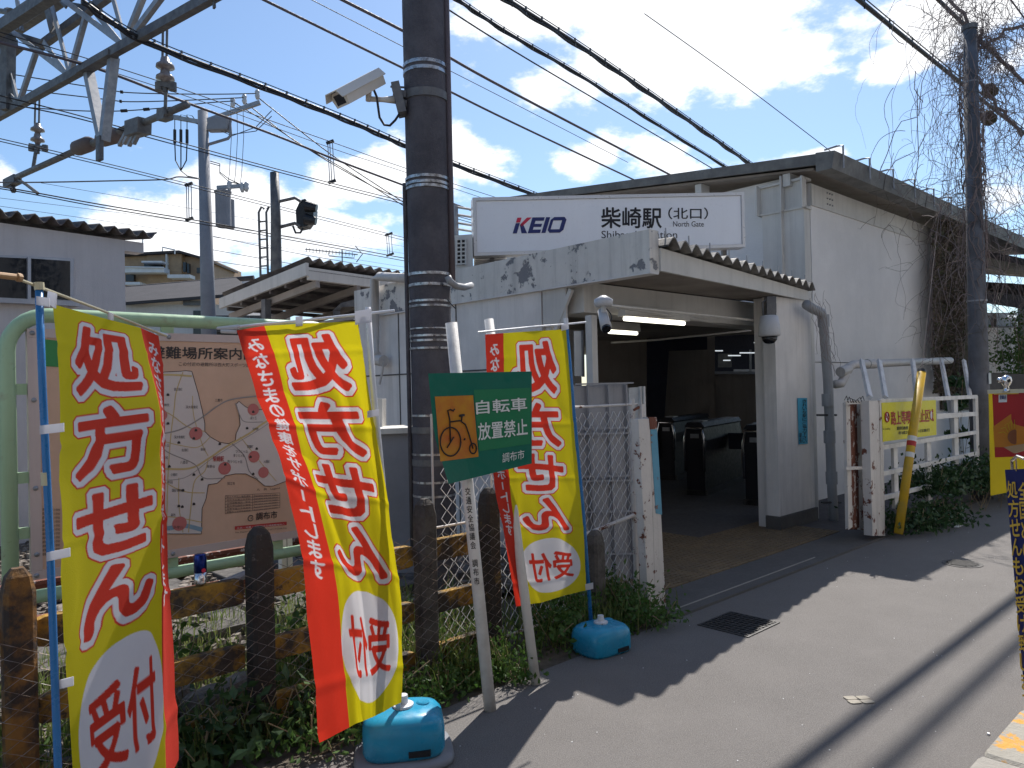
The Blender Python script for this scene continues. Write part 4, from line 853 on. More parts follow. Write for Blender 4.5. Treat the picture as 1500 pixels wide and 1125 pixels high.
# track-parallel front edge from (455,378) to (600,407); side edge from (455,385) down-left to (330,430)
a0 = CP(452, 381, 10.5); per = .19
mb = MB(); prof = []; n = 18; P = []
for i in range(n*6+1):
    u = i/6*per; prof.append((u, .035*math.cos(i/6*2*math.pi)))
side = (CP(332, 437, 12.6)-CP(452, 384, 10.5))
side = Vector((-TD.y, TD.x, 0))*2.2-Z*.30
for k in (0, 1):
    for u, h in prof: P += [a0+TD*u+side*k+Z*h, a0+TD*u+side*k+Z*(h+.02)]
k = len(prof)*2; F = []
for i in range(len(prof)-1): a, b = 2*i, 2*i+2; F += [(a, b, k+b, k+a), (a+1, k+a+1, k+b+1, b+1), (a, a+1, b+1, b)]
mb.add(P, F); build('corrugated_sheet', mb, 'corrugated_dark', pf, smooth=True)
b0 = a0-Z*.10
build('front_fascia', MB().prism([b0-Z*.0, b0+TD*3.4, b0+TD*3.4-Z*.17, b0-Z*.17], side.normalized()*.05), 'beam', pf)
build('side_fascia', MB().prism([b0+Z*.06, b0+side+Z*.06, b0+side-Z*.10, b0-Z*.12], -TD*.05), 'beam', pf)
for i in range(5): build('rafter', MB().bar(b0-Z*.22+TD*(.15+i*.75), b0-Z*.22+side+TD*(.15+i*.75), .07, .10), 'soffit', pf)
for i in range(6): build('purlin', MB().bar(b0-Z*.13+side*(.08+i*.17), b0-Z*.13+side*(.08+i*.17)+TD*3.3, .05, .06), 'corrugated_dark', pf)
build('ceiling', MB().prism([b0-Z*.05, b0-Z*.05+TD*3.3, b0-Z*.05+TD*3.3+side, b0-Z*.05+side], Z*.01), 'corrugated_dark', pf)
build('back_wall', MB().prism([b0+side*1.5+TD*.5-Z*.35, b0+side*1.5+TD*3.3-Z*.35, b0+side*1.5+TD*3.3-Z*2.4, b0+side*1.5+TD*.5-Z*2.4], side.normalized()*.08), 'interior_wall', pf)
for q in (.05, 2.1): build('shelter_post', MB().bar(b0+side*.5+TD*q-Z*.2, b0+side*.5+TD*q-Z*3.2, .10, .10, TD), 'galv_dark', pf)
build('hanging_lamp', MB().bar(CP(338, 446, 12.4), CP(360, 452, 12.2), .10, .07), 'lamp_body', pf)
mb = MB()
for i in range(5): mb.tube([CP(490+i*2, 470, 10.9), CP(489+i*2, 455, 10.9), CP(500, 445+i, 10.8), CP(520, 440+i*2, 10.7)], .012, 6)
build('conduit_bunch', mb, 'galv_dark', pf)
# TV antenna
an = thing('tv_antenna', 'thin television aerial standing above the corrugated platform roof', 'antenna', PD(501, 385, 14)); ad = 14
build('mast', MB().tube([PD(501, 366, ad), PD(502, 420, ad)], .012, 6), 'galv_dark', an); build('boom', MB().tube([PD(447, 365, ad), PD(524, 373, ad)], .010, 5).tube([PD(481, 370, ad), PD(482, 375, ad), PD(519, 378, ad), PD(519, 373, ad)], .008, 5), 'galv_dark', an)
for i in range(15): build('element', MB().tube([PD(449+i*4.8, 362.5+i*.5, ad+.05), PD(449+i*4.8, 368.5+i*.5, ad-.05)], .006, 4), 'galv_dark', an)
build('reflector', MB().tube([PD(520, 360, ad), PD(531, 372, ad), PD(522, 384, ad)], .010, 5), 'galv_dark', an)

# ================================================================== LEFT HOUSE
hs = thing('corrugated_house', 'grey rendered building with corrugated roof edge and dark sliding window at left', 'building', PD(60, 600, 7.5))
hc = PD(182, 340, 8.6); hcx = Vector((hc.x, hc.y, 0)); hz = 3.36
pd_ = Vector((-TD.y, TD.x, 0))
def HP(u, z): return hcx-TD*u+Z*z
def hpx(x, y): return onp(x, y, hcx, pd_)
build('front_wall', MB().prism([HP(0, 0), HP(6, 0), HP(6, hz), HP(0, hz)], pd_*.2), 'render_wall', hs)
build('end_wall', MB().prism([HP(0, 0)+pd_*.2, HP(0, hz)+pd_*.2, HP(0, hz)+pd_*4, HP(0, 0)+pd_*4], -TD*.2), 'render_wall', hs)
build('eave_beam', MB().prism([HP(-.22, hz-.12), HP(0, hz-.12), HP(0, hz-.0), HP(-.22, hz-.0)], pd_*.18), 'render_wall', hs)
mb = MB(); P = []; prof = [(-.32+i*.16/6, .04*math.cos(i/6*2*math.pi)) for i in range(6*40)]
for k in (0, 1):
    for u, h in prof: P += [HP(u, hz+.07+h)+pd_*(-.12+k*4.2)+Z*k*.5, HP(u, hz+.085+h)+pd_*(-.12+k*4.2)+Z*k*.5]
k = len(prof)*2; F = []
for i in range(len(prof)-1): a, b = 2*i, 2*i+2; F += [(a, b, k+b, k+a), (a+1, k+a+1, k+b+1, b+1), (a, a+1, b+1, b)]
mb.add(P, F); build('corrugated_sheet', mb, 'corrugated_dark', hs, smooth=True)
w0, w1 = hpx(-60, 362), hpx(106, 442); ww = -pd_
wn = build('window', MB().prism([hpx(-60, 371), hpx(107, 379), hpx(106, 444), hpx(-60, 436)], ww*.02), 'alu', hs)
for a, b in (((-56, 375), (37, 440)), ((42, 379), (101, 440))): build('pane', MB().prism([hpx(a[0], a[1])+ww*.022, hpx(b[0], a[1]+4)+ww*.022, hpx(b[0], b[1])+ww*.022, hpx(a[0], b[1]-4)+ww*.022], ww*.01), 'window_dark', wn)
build('window_sill', MB().bar(hpx(-60, 438)+ww*.04, hpx(112, 446)+ww*.04, .09, .05), 'alu', hs)
build('window_bead', MB().bar(hpx(39.5, 378)+ww*.05, hpx(39.5, 440)+ww*.05, .03, .03, TD), 'alu', hs)

# far buildings
def fbx(name, parent, x0, y0, x1, y1, d, th, m): return build(name, MB().prism([PD(x0, y0, d), PD(x1, y0, d), PD(x1, y1, d), PD(x0, y1, d)], Vector((0, th, 0))), m, parent)
ap_ = thing('apartment_building', 'tan brick apartment building with stepped balconies far behind the tracks', 'building', PD(240, 480, 60))
fbx('wall', ap_, 175, 392, 215, 470, 62, 8, 'brick_tan'); fbx('wall', ap_, 215, 372, 266, 470, 60, 8, 'brick_tan'); fbx('wall', ap_, 266.2, 376, 301, 470, 60.5, 8, 'brick_side')
build('wall', MB().prism([PD(178, 371, 60.2), PD(216, 371, 60.2), PD(216, 418, 60.2), PD(178, 418, 60.2)], Vector((0, 6, 0))), 'brick_tan', ap_)
build('roof', MB().prism([PD(176, 371, 59.5), PD(262, 366.5, 59.5), PD(302, 378, 60), PD(302, 381, 60), PD(262, 370, 59.5), PD(176, 374, 59.5)], Vector((0, 7, 0))), 'roof_tile', ap_)
for x0, y0, x1, y1 in ((180, 392, 240, 399), (183, 413, 205, 417), (245, 402, 278, 407)): fbx('balcony', ap_, x0, y0, x1, y1, 58.6, 1.0, 'pale_build')
for x0, y0, x1, y1 in ((211, 384, 236, 391), (268, 384, 272, 398), (274, 386, 277, 400), (184, 402, 196, 412), (288, 392, 297, 400)): fbx('window', ap_, x0, y0, x1, y1, 59.7, .3, 'window_dark')
fbx('balcony_canopy', ap_, 207, 382, 237, 384.5, 58.8, 1.5, 'pale_build'); fbx('drain_pipe', ap_, 242.5, 372, 244, 402, 59.6, .3, 'pale_build')
build('roof_rail', MB().tube([PD(238, 368, 59), PD(238, 362, 59), PD(256, 366, 59), PD(256, 372, 59)], .06, 5), 'pale_build', ap_); build('roof_mast', MB().tube([PD(209, 345, 59), PD(209, 368, 59)], .05, 5), 'pale_build', ap_)
build('fence_rail', MB().tube([PD(180, 391, 58.5), PD(240, 392, 58.5)], .06, 5), 'pale_build', ap_)
ht = thing('tiled_house', 'low house with dark tiled roof between the white building and the far pole', 'house', PD(260, 470, 30))
build('roof', MB().prism([PD(180, 424, 29), PD(345, 410, 29), PD(372, 432, 26), PD(178, 447, 26)], Z*.1), 'roof_tile', ht)
for i in range(7):
    y = 424+i*3.4; build('tile_course', MB().tube([PD(181-i*.3, y+1, 28.9-i*.45), PD(345+i*4, y-13.5, 28.9-i*.45)], .05, 6), 'corrugated_dark' if i % 2 else 'roof_tile', ht)
build('ridge', MB().tube([PD(180, 423, 29), PD(372, 407, 29)], .10, 8), 'roof_tile', ht)
fbx('wall', ht, 178, 446, 350, 520, 26.4, 3, 'render_wall'); fbx('window', ht, 283, 455, 305, 520, 26.3, .08, 'window_dark'); fbx('window', ht, 268, 440, 294, 447, 26.2, .1, 'galv_dark')
fh = thing('pale_rooftops', 'pale stepped rooftops between the far pole and the platform canopy', 'building', PD(335, 430, 70))
fbx('wall', fh, 300, 398, 332, 430, 70, 6, 'pale_build'); fbx('wall', fh, 333, 402, 350, 430, 71, 6, 'pale_build'); fbx('wall', fh, 351, 408, 366, 430, 72, 6, 'pale_build'); fbx('roof_rail', fh, 316, 389, 331, 391, 70, .2, 'pale_build'); fbx('roof_rail', fh, 329, 391, 331, 398, 70, .2, 'pale_build')
# town masses behind the board (left) so the horizon is closed
sh2 = thing('stone_wall_house', 'grey block wall and dim house front under the platform canopy', 'wall', PD(345, 500, 18))
fbx('block_wall', sh2, 305, 462, 420, 620, 18, .3, 'stone_base')
for i in range(4):
    for j in range(5): fbx('block', sh2, 307+j*12+(i % 2)*6, 464+i*6, 317+j*12+(i % 2)*6, 468.5+i*6, 17.9, .1, 'concrete_old')

# ================================================================== RIGHT BACKGROUND
rs_ = thing('platform_building', 'cream platform wall with lit window under a dark sloping roof at the right edge', 'building', W(17.5, 4.5, 0))
def RS(x, y, t_=5.2): return PT(x, y, t_)
def rfb(name, x0, y0, x1, y1, d, th, m): return build(name, MB().prism([PD(x0, y0, d), PD(x1, y0, d), PD(x1, y1, d), PD(x0, y1, d)], Vector((.3*th, th, 0))), m, rs_)
rfb('wall', 1432, 478, 1560, 700, 17, .2, 'interior_wall'); rfb('cream_wall', 1440, 480, 1560, 546, 16.9, .05, 'wall')
rfb('window', 1440, 458, 1490, 480, 17.2, .1, 'galv'); rfb('window', 1460, 460, 1462, 480, 17.1, .1, 'alu'); rfb('window_light', 1477, 462, 1489, 465, 17.1, .05, 'tube_far')
rfb('roof_post', 1494, 450, 1502, 620, 16.4, .15, 'galv_dark')
build('roof_beam', MB().bar(PD(1425, 432, 14), PD(1560, 452, 12.8), .18, .22), 'galv_dark', rs_)
build('roof', MB().prism([PD(1425, 372, 14), PD(1570, 405, 11.5), PD(1570, 412, 18), PD(1425, 400, 19)], Z*.12), 'corrugated_dark', rs_)
build('roof', MB().prism([PD(1430, 418, 14.5), PD(1560, 432, 12.5), PD(1560, 420, 12.5), PD(1430, 418-6, 14.5)], Vector((0, .5, 0))), 'corrugated_dark', rs_)
build('skylight_strip', MB().prism([PD(1437, 413, 14.9), PD(1486, 415, 14.9), PD(1478, 418.5, 14.9), PD(1437, 417.5, 14.9)], Vector((0, .1, 0))), 'cap_cream', rs_)
build('concrete_wall', MB().prism([PD(1436, 546, 12.5), PD(1560, 550, 12.5), PD(1560, 720, 12.5), PD(1436, 720, 12.5)], Vector((0, .15, 0))), 'stone_base', rs_)

# ================================================================== VEGETATION
def leaf(mb, c, r, nrm=None):
    a = Vector((random.uniform(-1, 1), random.uniform(-1, 1), random.uniform(-.4, .8))).normalized(); b = a.orthogonal().normalized(); b.rotate(Matrix.Rotation(random.uniform(0, 6.28), 3, a)); d = a.cross(b)
    mb.add([c-b*r, c+d*r*.55-a*r*.12, c+b*r*1.1, c-d*r*.55-a*r*.12], [(0, 1, 2, 3)])
def clump(mb, c, rad, n, r0, r1, flat=.8):
    for _ in range(n):
        p = Vector((random.gauss(0, .5), random.gauss(0, .5), abs(random.gauss(0, .55))*flat))
        leaf(mb, c+p*rad, random.uniform(r0, r1))
def blades(mb, c, n, h, spread, w=.004):
    for _ in range(n):
        b = c+Vector((random.gauss(0, spread), random.gauss(0, spread), 0)); d = Vector((random.uniform(-1, 1), random.uniform(-1, 1), 0))*h*random.uniform(.2, .6); hh = h*random.uniform(.5, 1.1)
        x = d.orthogonal().normalized() if d.length else U; x = Vector((d.y, -d.x, 0)).normalized()*w
        m1 = b+d*.35+Z*hh*.65; mb.add([b-x, b+x, m1+x*.8, m1-x*.8, b+d+Z*hh], [(0, 1, 2, 3), (3, 2, 4)])
mb = MB(); mg = MB()
for i in range(210):
    s_ = random.uniform(.2, 4.3); t_ = random.uniform(2.98, 4.0)
    den = 1 if s_ > 1.2 else .7
    clump(mb, W(s_, t_, .0), random.uniform(.06, .14), int(36*den), .010, .024)
    if random.random() < .6: blades(mg, W(s_, t_+.1, 0), 26, random.uniform(.12, .3), .06)
for i in range(120): blades(mg, W(random.uniform(.2, 3.3), random.uniform(3.6, 4.8), 0), 22, random.uniform(.15, .35), .07)
build('weed_cover', mb, 'leaf', kind='stuff'); build('grass', mg, 'grass', kind='stuff')
def bush(label, pts, n, r0, r1, m='leaf', name='weed_bush', grp='weed clumps by the fence', stems=8, cat='plant'):
    t = thing(name, label, cat, Vector((pts[0][0].x, pts[0][0].y, 0)), grp); mb = MB(); ms = MB()
    for c, rad in pts:
        clump(mb, c, rad, n, r0, r1)
        for k in range(stems):
            e_ = c+Vector((random.gauss(0, .5)*rad, random.gauss(0, .5)*rad, random.uniform(.4, 1)*rad)); b_ = Vector((c.x+random.gauss(0, .2)*rad, c.y+random.gauss(0, .2)*rad, 0)); ms.tube([b_, b_.lerp(e_, .5)+Vector((random.gauss(0, .1)*rad, 0, 0)), e_], .003, 4)
    build('foliage', mb, m, t, kind='stuff'); build('stems', ms, 'dry_stem', t, kind='stuff')
bush('low green weeds around the feet of the green sign posts', [(PG(650, 1020)+Z*.03, .16), (PG(740, 985)+Z*.04, .16), (PG(690, 985)+Z*.05, .2), (PG(640, 960)+Z*.07, .25), (PG(760, 1000)+Z*.02, .1), (PG(620, 1035)+Z*.02, .14)], 230, .009, .02)
bush('leafy weeds left of the small blue flag base', [(PG(815, 945)+Z*.08, .2), (PG(840, 920)+Z*.1, .2)], 260, .012, .03)
bush('leafy weeds at the foot of the mesh gate right of the blue flag base', [(PG(900, 900)+Z*.08, .2), (PG(935, 915)+Z*.08, .22), (PG(960, 918)+Z*.03, .16), (PG(880, 895)+Z*.12, .2)], 260, .010, .024)
bush('dark weeds behind the near blue flag base', [(PG(520, 1085)+Z*.04, .18), (PG(470, 1105)+Z*.05, .22), (PG(560, 1050)+Z*.08, .2)], 240, .010, .022)
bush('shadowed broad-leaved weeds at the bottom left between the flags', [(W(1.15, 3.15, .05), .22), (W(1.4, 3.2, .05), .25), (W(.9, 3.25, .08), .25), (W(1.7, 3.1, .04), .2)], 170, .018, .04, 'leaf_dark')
bush('tall bright green plants behind the yellow fence beside the middle flag', [(W(2.05, 3.75, .3), .28), (W(1.95, 3.8, .12), .25), (W(1.25, 3.7, .25), .22)], 170, .015, .035, 'leaf')
# ivy bushes by the lattice
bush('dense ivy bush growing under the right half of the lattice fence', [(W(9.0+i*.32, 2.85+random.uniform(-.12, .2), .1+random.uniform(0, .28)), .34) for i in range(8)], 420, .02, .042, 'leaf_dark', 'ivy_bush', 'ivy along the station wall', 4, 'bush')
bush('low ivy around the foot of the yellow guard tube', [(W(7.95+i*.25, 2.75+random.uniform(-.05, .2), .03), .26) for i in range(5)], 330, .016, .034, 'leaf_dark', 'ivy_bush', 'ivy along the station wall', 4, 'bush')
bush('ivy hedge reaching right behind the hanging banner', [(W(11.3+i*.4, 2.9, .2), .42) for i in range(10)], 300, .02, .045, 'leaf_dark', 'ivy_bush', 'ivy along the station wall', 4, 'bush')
bush('sunlit brown-green shrub against the cream platform wall', [(PD(1486+i*9, 530-i*14+(i % 2)*36, 14.5), .5) for i in range(5)], 420, .02, .05, 'leaf', 'shrub', None, 4, 'bush')
bush('small broad-leaved climber between lattice struts and grey pole', [(PT(1400, 565, 3.5), .14), (PT(1407, 590, 3.5), .12), (PT(1398, 600, 3.5), .12), (PT(1404, 640, 3.5), .13)], 90, .03, .06, 'leaf_dark', 'climber', None, 3)
# ivy on the wall
iv = thing('wall_ivy', 'dark brown and green dry ivy hanging over the wall end behind the grey pole', 'climbing plant', W(13.5, 4.1, 0))
mb = MB(); ms = MB()
for i in range(5200):
    x = 1368+abs(random.gauss(0, 26)); y = random.uniform(318, 575)
    if x > 1412: x = random.uniform(1374, 1412)
    x += 6*noise.noise(Vector((y*.03, 0, 0)))
    leaf(mb, PT(x, y, 4.38-random.uniform(0, .28)), random.uniform(.02, .05))
for i in range(70):
    x = 1366+abs(random.gauss(0, 20)); y = random.uniform(300, 360); P = []
    for k in range(14): P.append(PT(x, y, 4.3)); x += random.gauss(0, 2); y += random.uniform(8, 22)
    ms.tube(P, .006, 3, False)
build('foliage', mb, 'vine_dry', iv, kind='stuff'); build('stems', ms, 'vine', iv, kind='stuff')
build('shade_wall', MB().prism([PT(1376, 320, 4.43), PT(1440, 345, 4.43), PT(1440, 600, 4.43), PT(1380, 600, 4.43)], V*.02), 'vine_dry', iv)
# vine tangle round the right pole
vn = thing('vine_tangle', 'tangle of bare hanging vines draped over the right utility pole and its cables', 'vine', W(11.1, 3.0, 3))
def strand(mb, p, n, step, r, hang=.5, curl=.5, att=None):
    P = [p.copy()]; d = Vector((random.gauss(0, 1), random.gauss(0, 1), random.gauss(-.3, .6))).normalized(); ax = Vector((random.gauss(0, 1), random.gauss(0, 1), random.gauss(0, 1))).normalized()
    for i in range(n):
        d.rotate(Matrix.Rotation(random.gauss(0, curl*.5)+curl*.25, 3, ax)); ax = (ax+Vector((random.gauss(0, .4), random.gauss(0, .4), random.gauss(0, .4)))).normalized()
        d = (d-Z*hang*.25).normalized()
        if att is not None:
            q = Vector((att.x-p.x, att.y-p.y, 0)); d = (d+q*.05).normalized()
        p = p+d*step*random.uniform(.6, 1.3); P.append(p.copy())
    mb.tube(P, [r*(1-.6*i/n) for i in range(n+1)], 3, False); return P
mb = MB(); m2 = MB()
for i in range(270):
    z_ = random.uniform(2.6, 7.6); w = .25+.75*min(1, max(0, (z_-2.4)/2.5)); a = random.uniform(0, 6.28); rr = abs(random.gauss(0, .42))*w+.07
    p = RB+Vector((math.cos(a)*rr, math.sin(a)*rr*.8, 0))+Z*z_+U*(.35*(z_-3)/3 if random.random() < .5 else 0)
    P = strand(mb, p, random.randint(14, 34), .06, random.uniform(.003, .0055), .75, .6, RB)
    if random.random() < .5:
        for q in random.sample(P, min(3, len(P))): strand(m2, q, 10, .045, .003, .3, .9)
for i in range(130):    # strands hanging right of the pole
    p = RB+U*random.uniform(.3, 2.6)+V*random.uniform(-.5, .9)+Z*random.uniform(3.6, 7.4)
    P = strand(mb, p, random.randint(20, 50), .07, random.uniform(.003, .005), .6, .6)
for i in range(34):    # over the roof edge
    p = W(random.uniform(11.8, 17.5), 4.02+random.uniform(-.1, .6), 4.45+random.uniform(0, .2)); strand(mb, p, random.randint(14, 40), .07, .006, .1, .7)
for i in range(35): # clinging to the pole
    a = random.uniform(0, 6.28); z_ = random.uniform(3.8, 6); P = []
    for k in range(18):
        a += random.gauss(0, .25); z_ -= random.uniform(.02, .12); P.append(RB+Vector((math.cos(a), math.sin(a), 0))*(.115+.03*random.random())+Z*z_)
    mb.tube(P, .007, 3, False)
# stray long tendrils left of the pole
for pts in (((1345, 172), (1322, 178), (1308, 195), (1300, 225), (1290, 250), (1288, 262)), ((1345, 130), (1343, 180), (1346, 230), (1340, 270)), ((1390, 0), (1375, 20), (1370, 60), (1362, 90), (1350, 120), (1345, 170)), ((1340, 222), (1312, 236), (1298, 255)), ((1310, 30), (1307, 50), (1315, 62), (1326, 65)), ((1343, 104), (1338, 130), (1352, 150))):
    mb.tube([PD(x+random.uniform(-2, 2), y, 9.9) for x, y in pts], .006, 3, False)
mm = MB()
for (x0, y0), (x1, y1) in (((1425, 75), (1500, 35)), ((1390, -5), (1440, 60)), ((1440, 60), (1500, 120)), ((1425, 110), (1500, 200)), ((1422, 80), (1440, 40))):
    P = [PD(x0+(x1-x0)*k/10+random.gauss(0, 2), y0+(y1-y0)*k/10+random.gauss(0, 2), 10) for k in range(11)]; mm.tube(P, .022, 5)
    for q in P:
        for _ in range(5): strand(mb, q, 16, .05, .005, .3, .8)
build('main_stems', mm, 'vine', vn); build('hanging_vines', mb, 'vine', vn, kind='stuff'); build('fine_tendrils', m2, 'vine_dry', vn, kind='stuff')
# ballast stones
mb = MB()
def stone(mb, c, r):
    P = []; 
    for x in (-1, 1):
        for y in (-1, 1):
            for z in (-1, 1): P.append(c+Vector((x*r*random.uniform(.5, 1.1), y*r*random.uniform(.5, 1.1), z*r*random.uniform(.3, .8))))
    mb.add(P, [(0, 1, 3, 2), (4, 6, 7, 5), (0, 4, 5, 1), (2, 3, 7, 6), (0, 2, 6, 4), (1, 5, 7, 3)])
for i in range(6500): stone(mb, W(random.uniform(-1, 4.6), 4.15+random.random()**1.3*5, .05+random.uniform(0, .04)), random.uniform(.012, .035))
for i in range(500): stone(mb, W(random.uniform(.3, 3), random.uniform(3.5, 4.2), .02), random.uniform(.01, .03))
build('ballast_stones', mb, 'gravel', kind='stuff')
for i, (t_, z_) in enumerate(((5.4, .22), (6.47, .22))):
    rl = thing('track_rail', ('near', 'far')[i]+' rusty steel rail behind the map board', 'rail', W(0, t_, 0), 'rails of the near track')
    build('rail_profile', MB().prism([W(-10, t_+a, z_-.15+b) for a, b in ((-.06, 0), (.06, 0), (.06, .012), (.01, .03), (.01, .11), (.033, .12), (.033, .15), (-.033, .15), (-.033, .12), (-.01, .11), (-.01, .03), (-.06, .012))], U*14.6), 'rusty', rl)
sl_ = thing('sleeper_row', 'row of weathered sleepers under the near track rails', 'sleepers', W(1, 6, 0))
for i in range(20): build('sleeper', MB().bevbox(W(-5+i*.5, 5.95, .055), U*.11, V*1.1, Z*.05, .1), 'concrete_old', sl_)
tb = build('cable_trough', MB().prism([W(-3, 4.55, .0), W(-3, 4.55, .14), W(-3, 4.75, .14), W(-3, 4.75, 0)], U*7), 'concrete_old', label='low grey concrete cable trough running along the track edge', cat='trough')
mp_ = thing('ground_pipe', 'pale pipe lying beyond the yellow fence near the drink can', 'pipe', W(1.3, 3.9, .3)); build('pipe', MB().tube([PT(236, 885, 3.8), PT(310, 862, 3.8), PT(375, 835, 3.8)], .022, 10), 'pipe_grey', mp_, smooth=True)
mk = thing('white_stake', 'short white stake pair standing behind the middle flag by the board', 'stake', W(1.85, 4.2, 0))
for x in (413, 422): build('stake', MB().bar(PT(x, 775, 4.25), PT(x+1, 835, 4.25), .045, .03, U), 'white_paint', mk)
rk = thing('old_block', 'broken pale concrete block lying in the weeds behind the fence', 'rubble', W(1.5, 3.7, 0))
for a, b in ((1.35, 3.65), (1.52, 3.7), (1.25, 3.78)): build('rubble_piece', MB().bevbox(W(a, b, .08), U*.1+Z*.02, V*.07, Z*.06-U*.01, .4), 'gravel', rk)
# equipment cabinet left of the big pole
cb = thing('equipment_cabinet', 'grey trackside equipment cabinet between the middle flag and the big pole', 'cabinet', W(2.9, 5.5, 0))
cz = PD(600, 640, 5.9)
build('cabinet_body', MB().prism([PD(545, 636, 6.0), PD(607, 633, 6.0), PD(611, 850, 6.0), PD(550, 850, 6.0)], Vector((-.1, .4, 0))), 'pole_far', cb); build('cabinet_roof', MB().prism([PD(541, 629, 5.95), PD(610, 626, 5.95), PD(610, 634, 5.95), PD(541, 637, 5.95)], Vector((-.1, .5, 0))), 'beam', cb)
build('cabinet_box', MB().prism([PD(541, 585, 6.3), PD(560, 584, 6.3), PD(560, 628, 6.3), PD(541, 628, 6.3)], Vector((0, .2, 0))), 'beam', cb)

# ================================================================== MAP BOARD
bd = thing('map_board', 'evacuation site map board in a pale green tube frame beside the tracks', 'map board', W(1.6, 4.0, 0)); TB = 4.0
r_ = .034
pts = [W(.64, TB, 0), W(.64, TB, 1.77)]+[W(.64+.17-.17*math.cos(a), TB, 1.77+.17*math.sin(a)) for a in [i*math.pi/2/8 for i in range(1, 9)]]+[W(2.13, TB, 1.94)]+[W(2.14+.17*math.sin(a), TB, 1.77+.17*math.cos(a)) for a in [i*math.pi/2/8 for i in range(0, 9)]]+[W(2.31, TB, 0)]
build('tube_frame', MB().tube(pts, r_, 18), 'green_tube', bd, smooth=True)
build('tube_rail', MB().tube([W(.68, TB, .655), W(2.28, TB, .655)], r_*.9, 16), 'green_tube', bd, smooth=True)
build('panel_back', MB().st(.715, 2.22, TB-.012, TB+.012, .735, 1.875), 'board_frame', bd)
build('panel_face', MB().st(.755, 2.18, TB-.018, TB-.0125, .77, 1.835), 'board_pink', bd)
for s0, s1, z0, z1 in ((.715, 2.22, 1.835, 1.875), (.715, 2.22, .735, .775), (.715, .76, .776, 1.834), (2.175, 2.22, .776, 1.834)): build('panel_frame', MB().st(s0, s1, TB-.024, TB-.0125, z0, z1), 'board_frame', bd)
for s_ in (.735, 1.33, 1.75, 2.1):
    for z_ in (1.855, .755): build('bolt', MB().lathe(W(s_, TB-.024, z_), [(.011, 0), (.011, .004), (.004, .009)], 10, -V), 'galv', bd)
for z_ in (1.55, 1.15, .85): build('bolt', MB().lathe(W(.737, TB-.024, z_), [(.011, 0), (.011, .004), (.004, .009)], 10, -V), 'galv', bd)
for z_ in (1.6, 1.2, .95): build('clip', MB().st(.672, .714, TB-.012, TB+.012, z_-.025, z_+.025), 'green_tube', bd)
for s_ in (1.33, 1.9):
    build('clip', MB().st(s_-.03, s_+.03, TB-.01, TB+.01, 1.876, 1.92), 'green_tube', bd); build('clip', MB().st(s_-.03, s_+.03, TB-.01, TB+.01, .68, .734), 'green_tube', bd)
B1 = TB-.0205; bl = 0
def bpx(x, y, o=0.0): return PT(x, y, B1-o)
def btext(name, txt, x0, x1, y0, y1, y0r=None, m='map_ink', bold=.012, o=0.0):
    dy = 0 if y0r is None else y0r-y0
    mb = MB(); text_box(mb, txt, bpx(x0, y1, o), bpx(x1, y1+dy, o), bpx(x0, y0, o), bold); return build(name, mb, m, bd)
btext('title', '避難場所案内図', 218, 375, 507, 525, 509, bold=.02)
btext('subtitle', 'この付近の避難所は西大町スポーツ施設', 262, 372, 530, 536, 532, bold=.0)
btext('subtitle', '地', 232, 238, 529, 535, bold=.0)
# city outline on the map (pale area)
OUT = [(100, 560), (150, 548), (236, 548), (240, 545), (262, 544), (272, 543), (281, 544), (290, 575), (296, 600), (300, 620), (300, 632), (308, 640), (322, 648), (335, 650), (345, 645), (346, 635), (352, 622), (350, 605), (346, 592), (350, 588), (360, 596), (370, 600), (400, 600), (430, 600), (440, 640), (443, 680), (432, 700), (400, 712), (388, 712), (376, 702), (360, 694), (345, 694), (330, 697), (318, 708), (305, 710), (302, 730), (296, 745), (295, 782), (240, 782), (180, 784), (100, 786)]
build('map_area', MB().prism([bpx(x, y) for x, y in OUT], -V*.0006), 'map_pale', bd)
mbl = MB()
for i in range(len(OUT)-1):
    a, b = bpx(*OUT[i], .0012), bpx(*OUT[i+1], .0012)
    if (b-a).length > 1e-3: mbl.bar(a, b, .003, .0006, V)
build('map_border', mbl, 'map_ink', bd)
def mroad(pts, w, m, nm='map_road'):
    mb = MB(); P = [bpx(x, y, .0016 if m != 'map_rail' else .0022) for x, y in pts]
    Q = []
    for i in range(len(P)-1):
        a, b = P[i], P[i+1]; p = P[max(i-1, 0)]; q = P[min(i+2, len(P)-1)]
        for k in range(5): u = k/5; Q.append(.5*((2*a)+(b-p)*u+(2*p-5*a+4*b-q)*u*u+(3*a-p-3*b+q)*u**3))
    Q.append(P[-1])
    for i in range(len(Q)-1):
        a, b = Q[i], Q[i+1]; d = (b-a); 
        if d.length < 1e-5: continue
        x = d.cross(V).normalized()*w/2; mb.quad(a-x, b-x, b+x, a+x)
    build(nm, mb, m, bd)
Y_, G_ = 'map_road', 'map_rail'
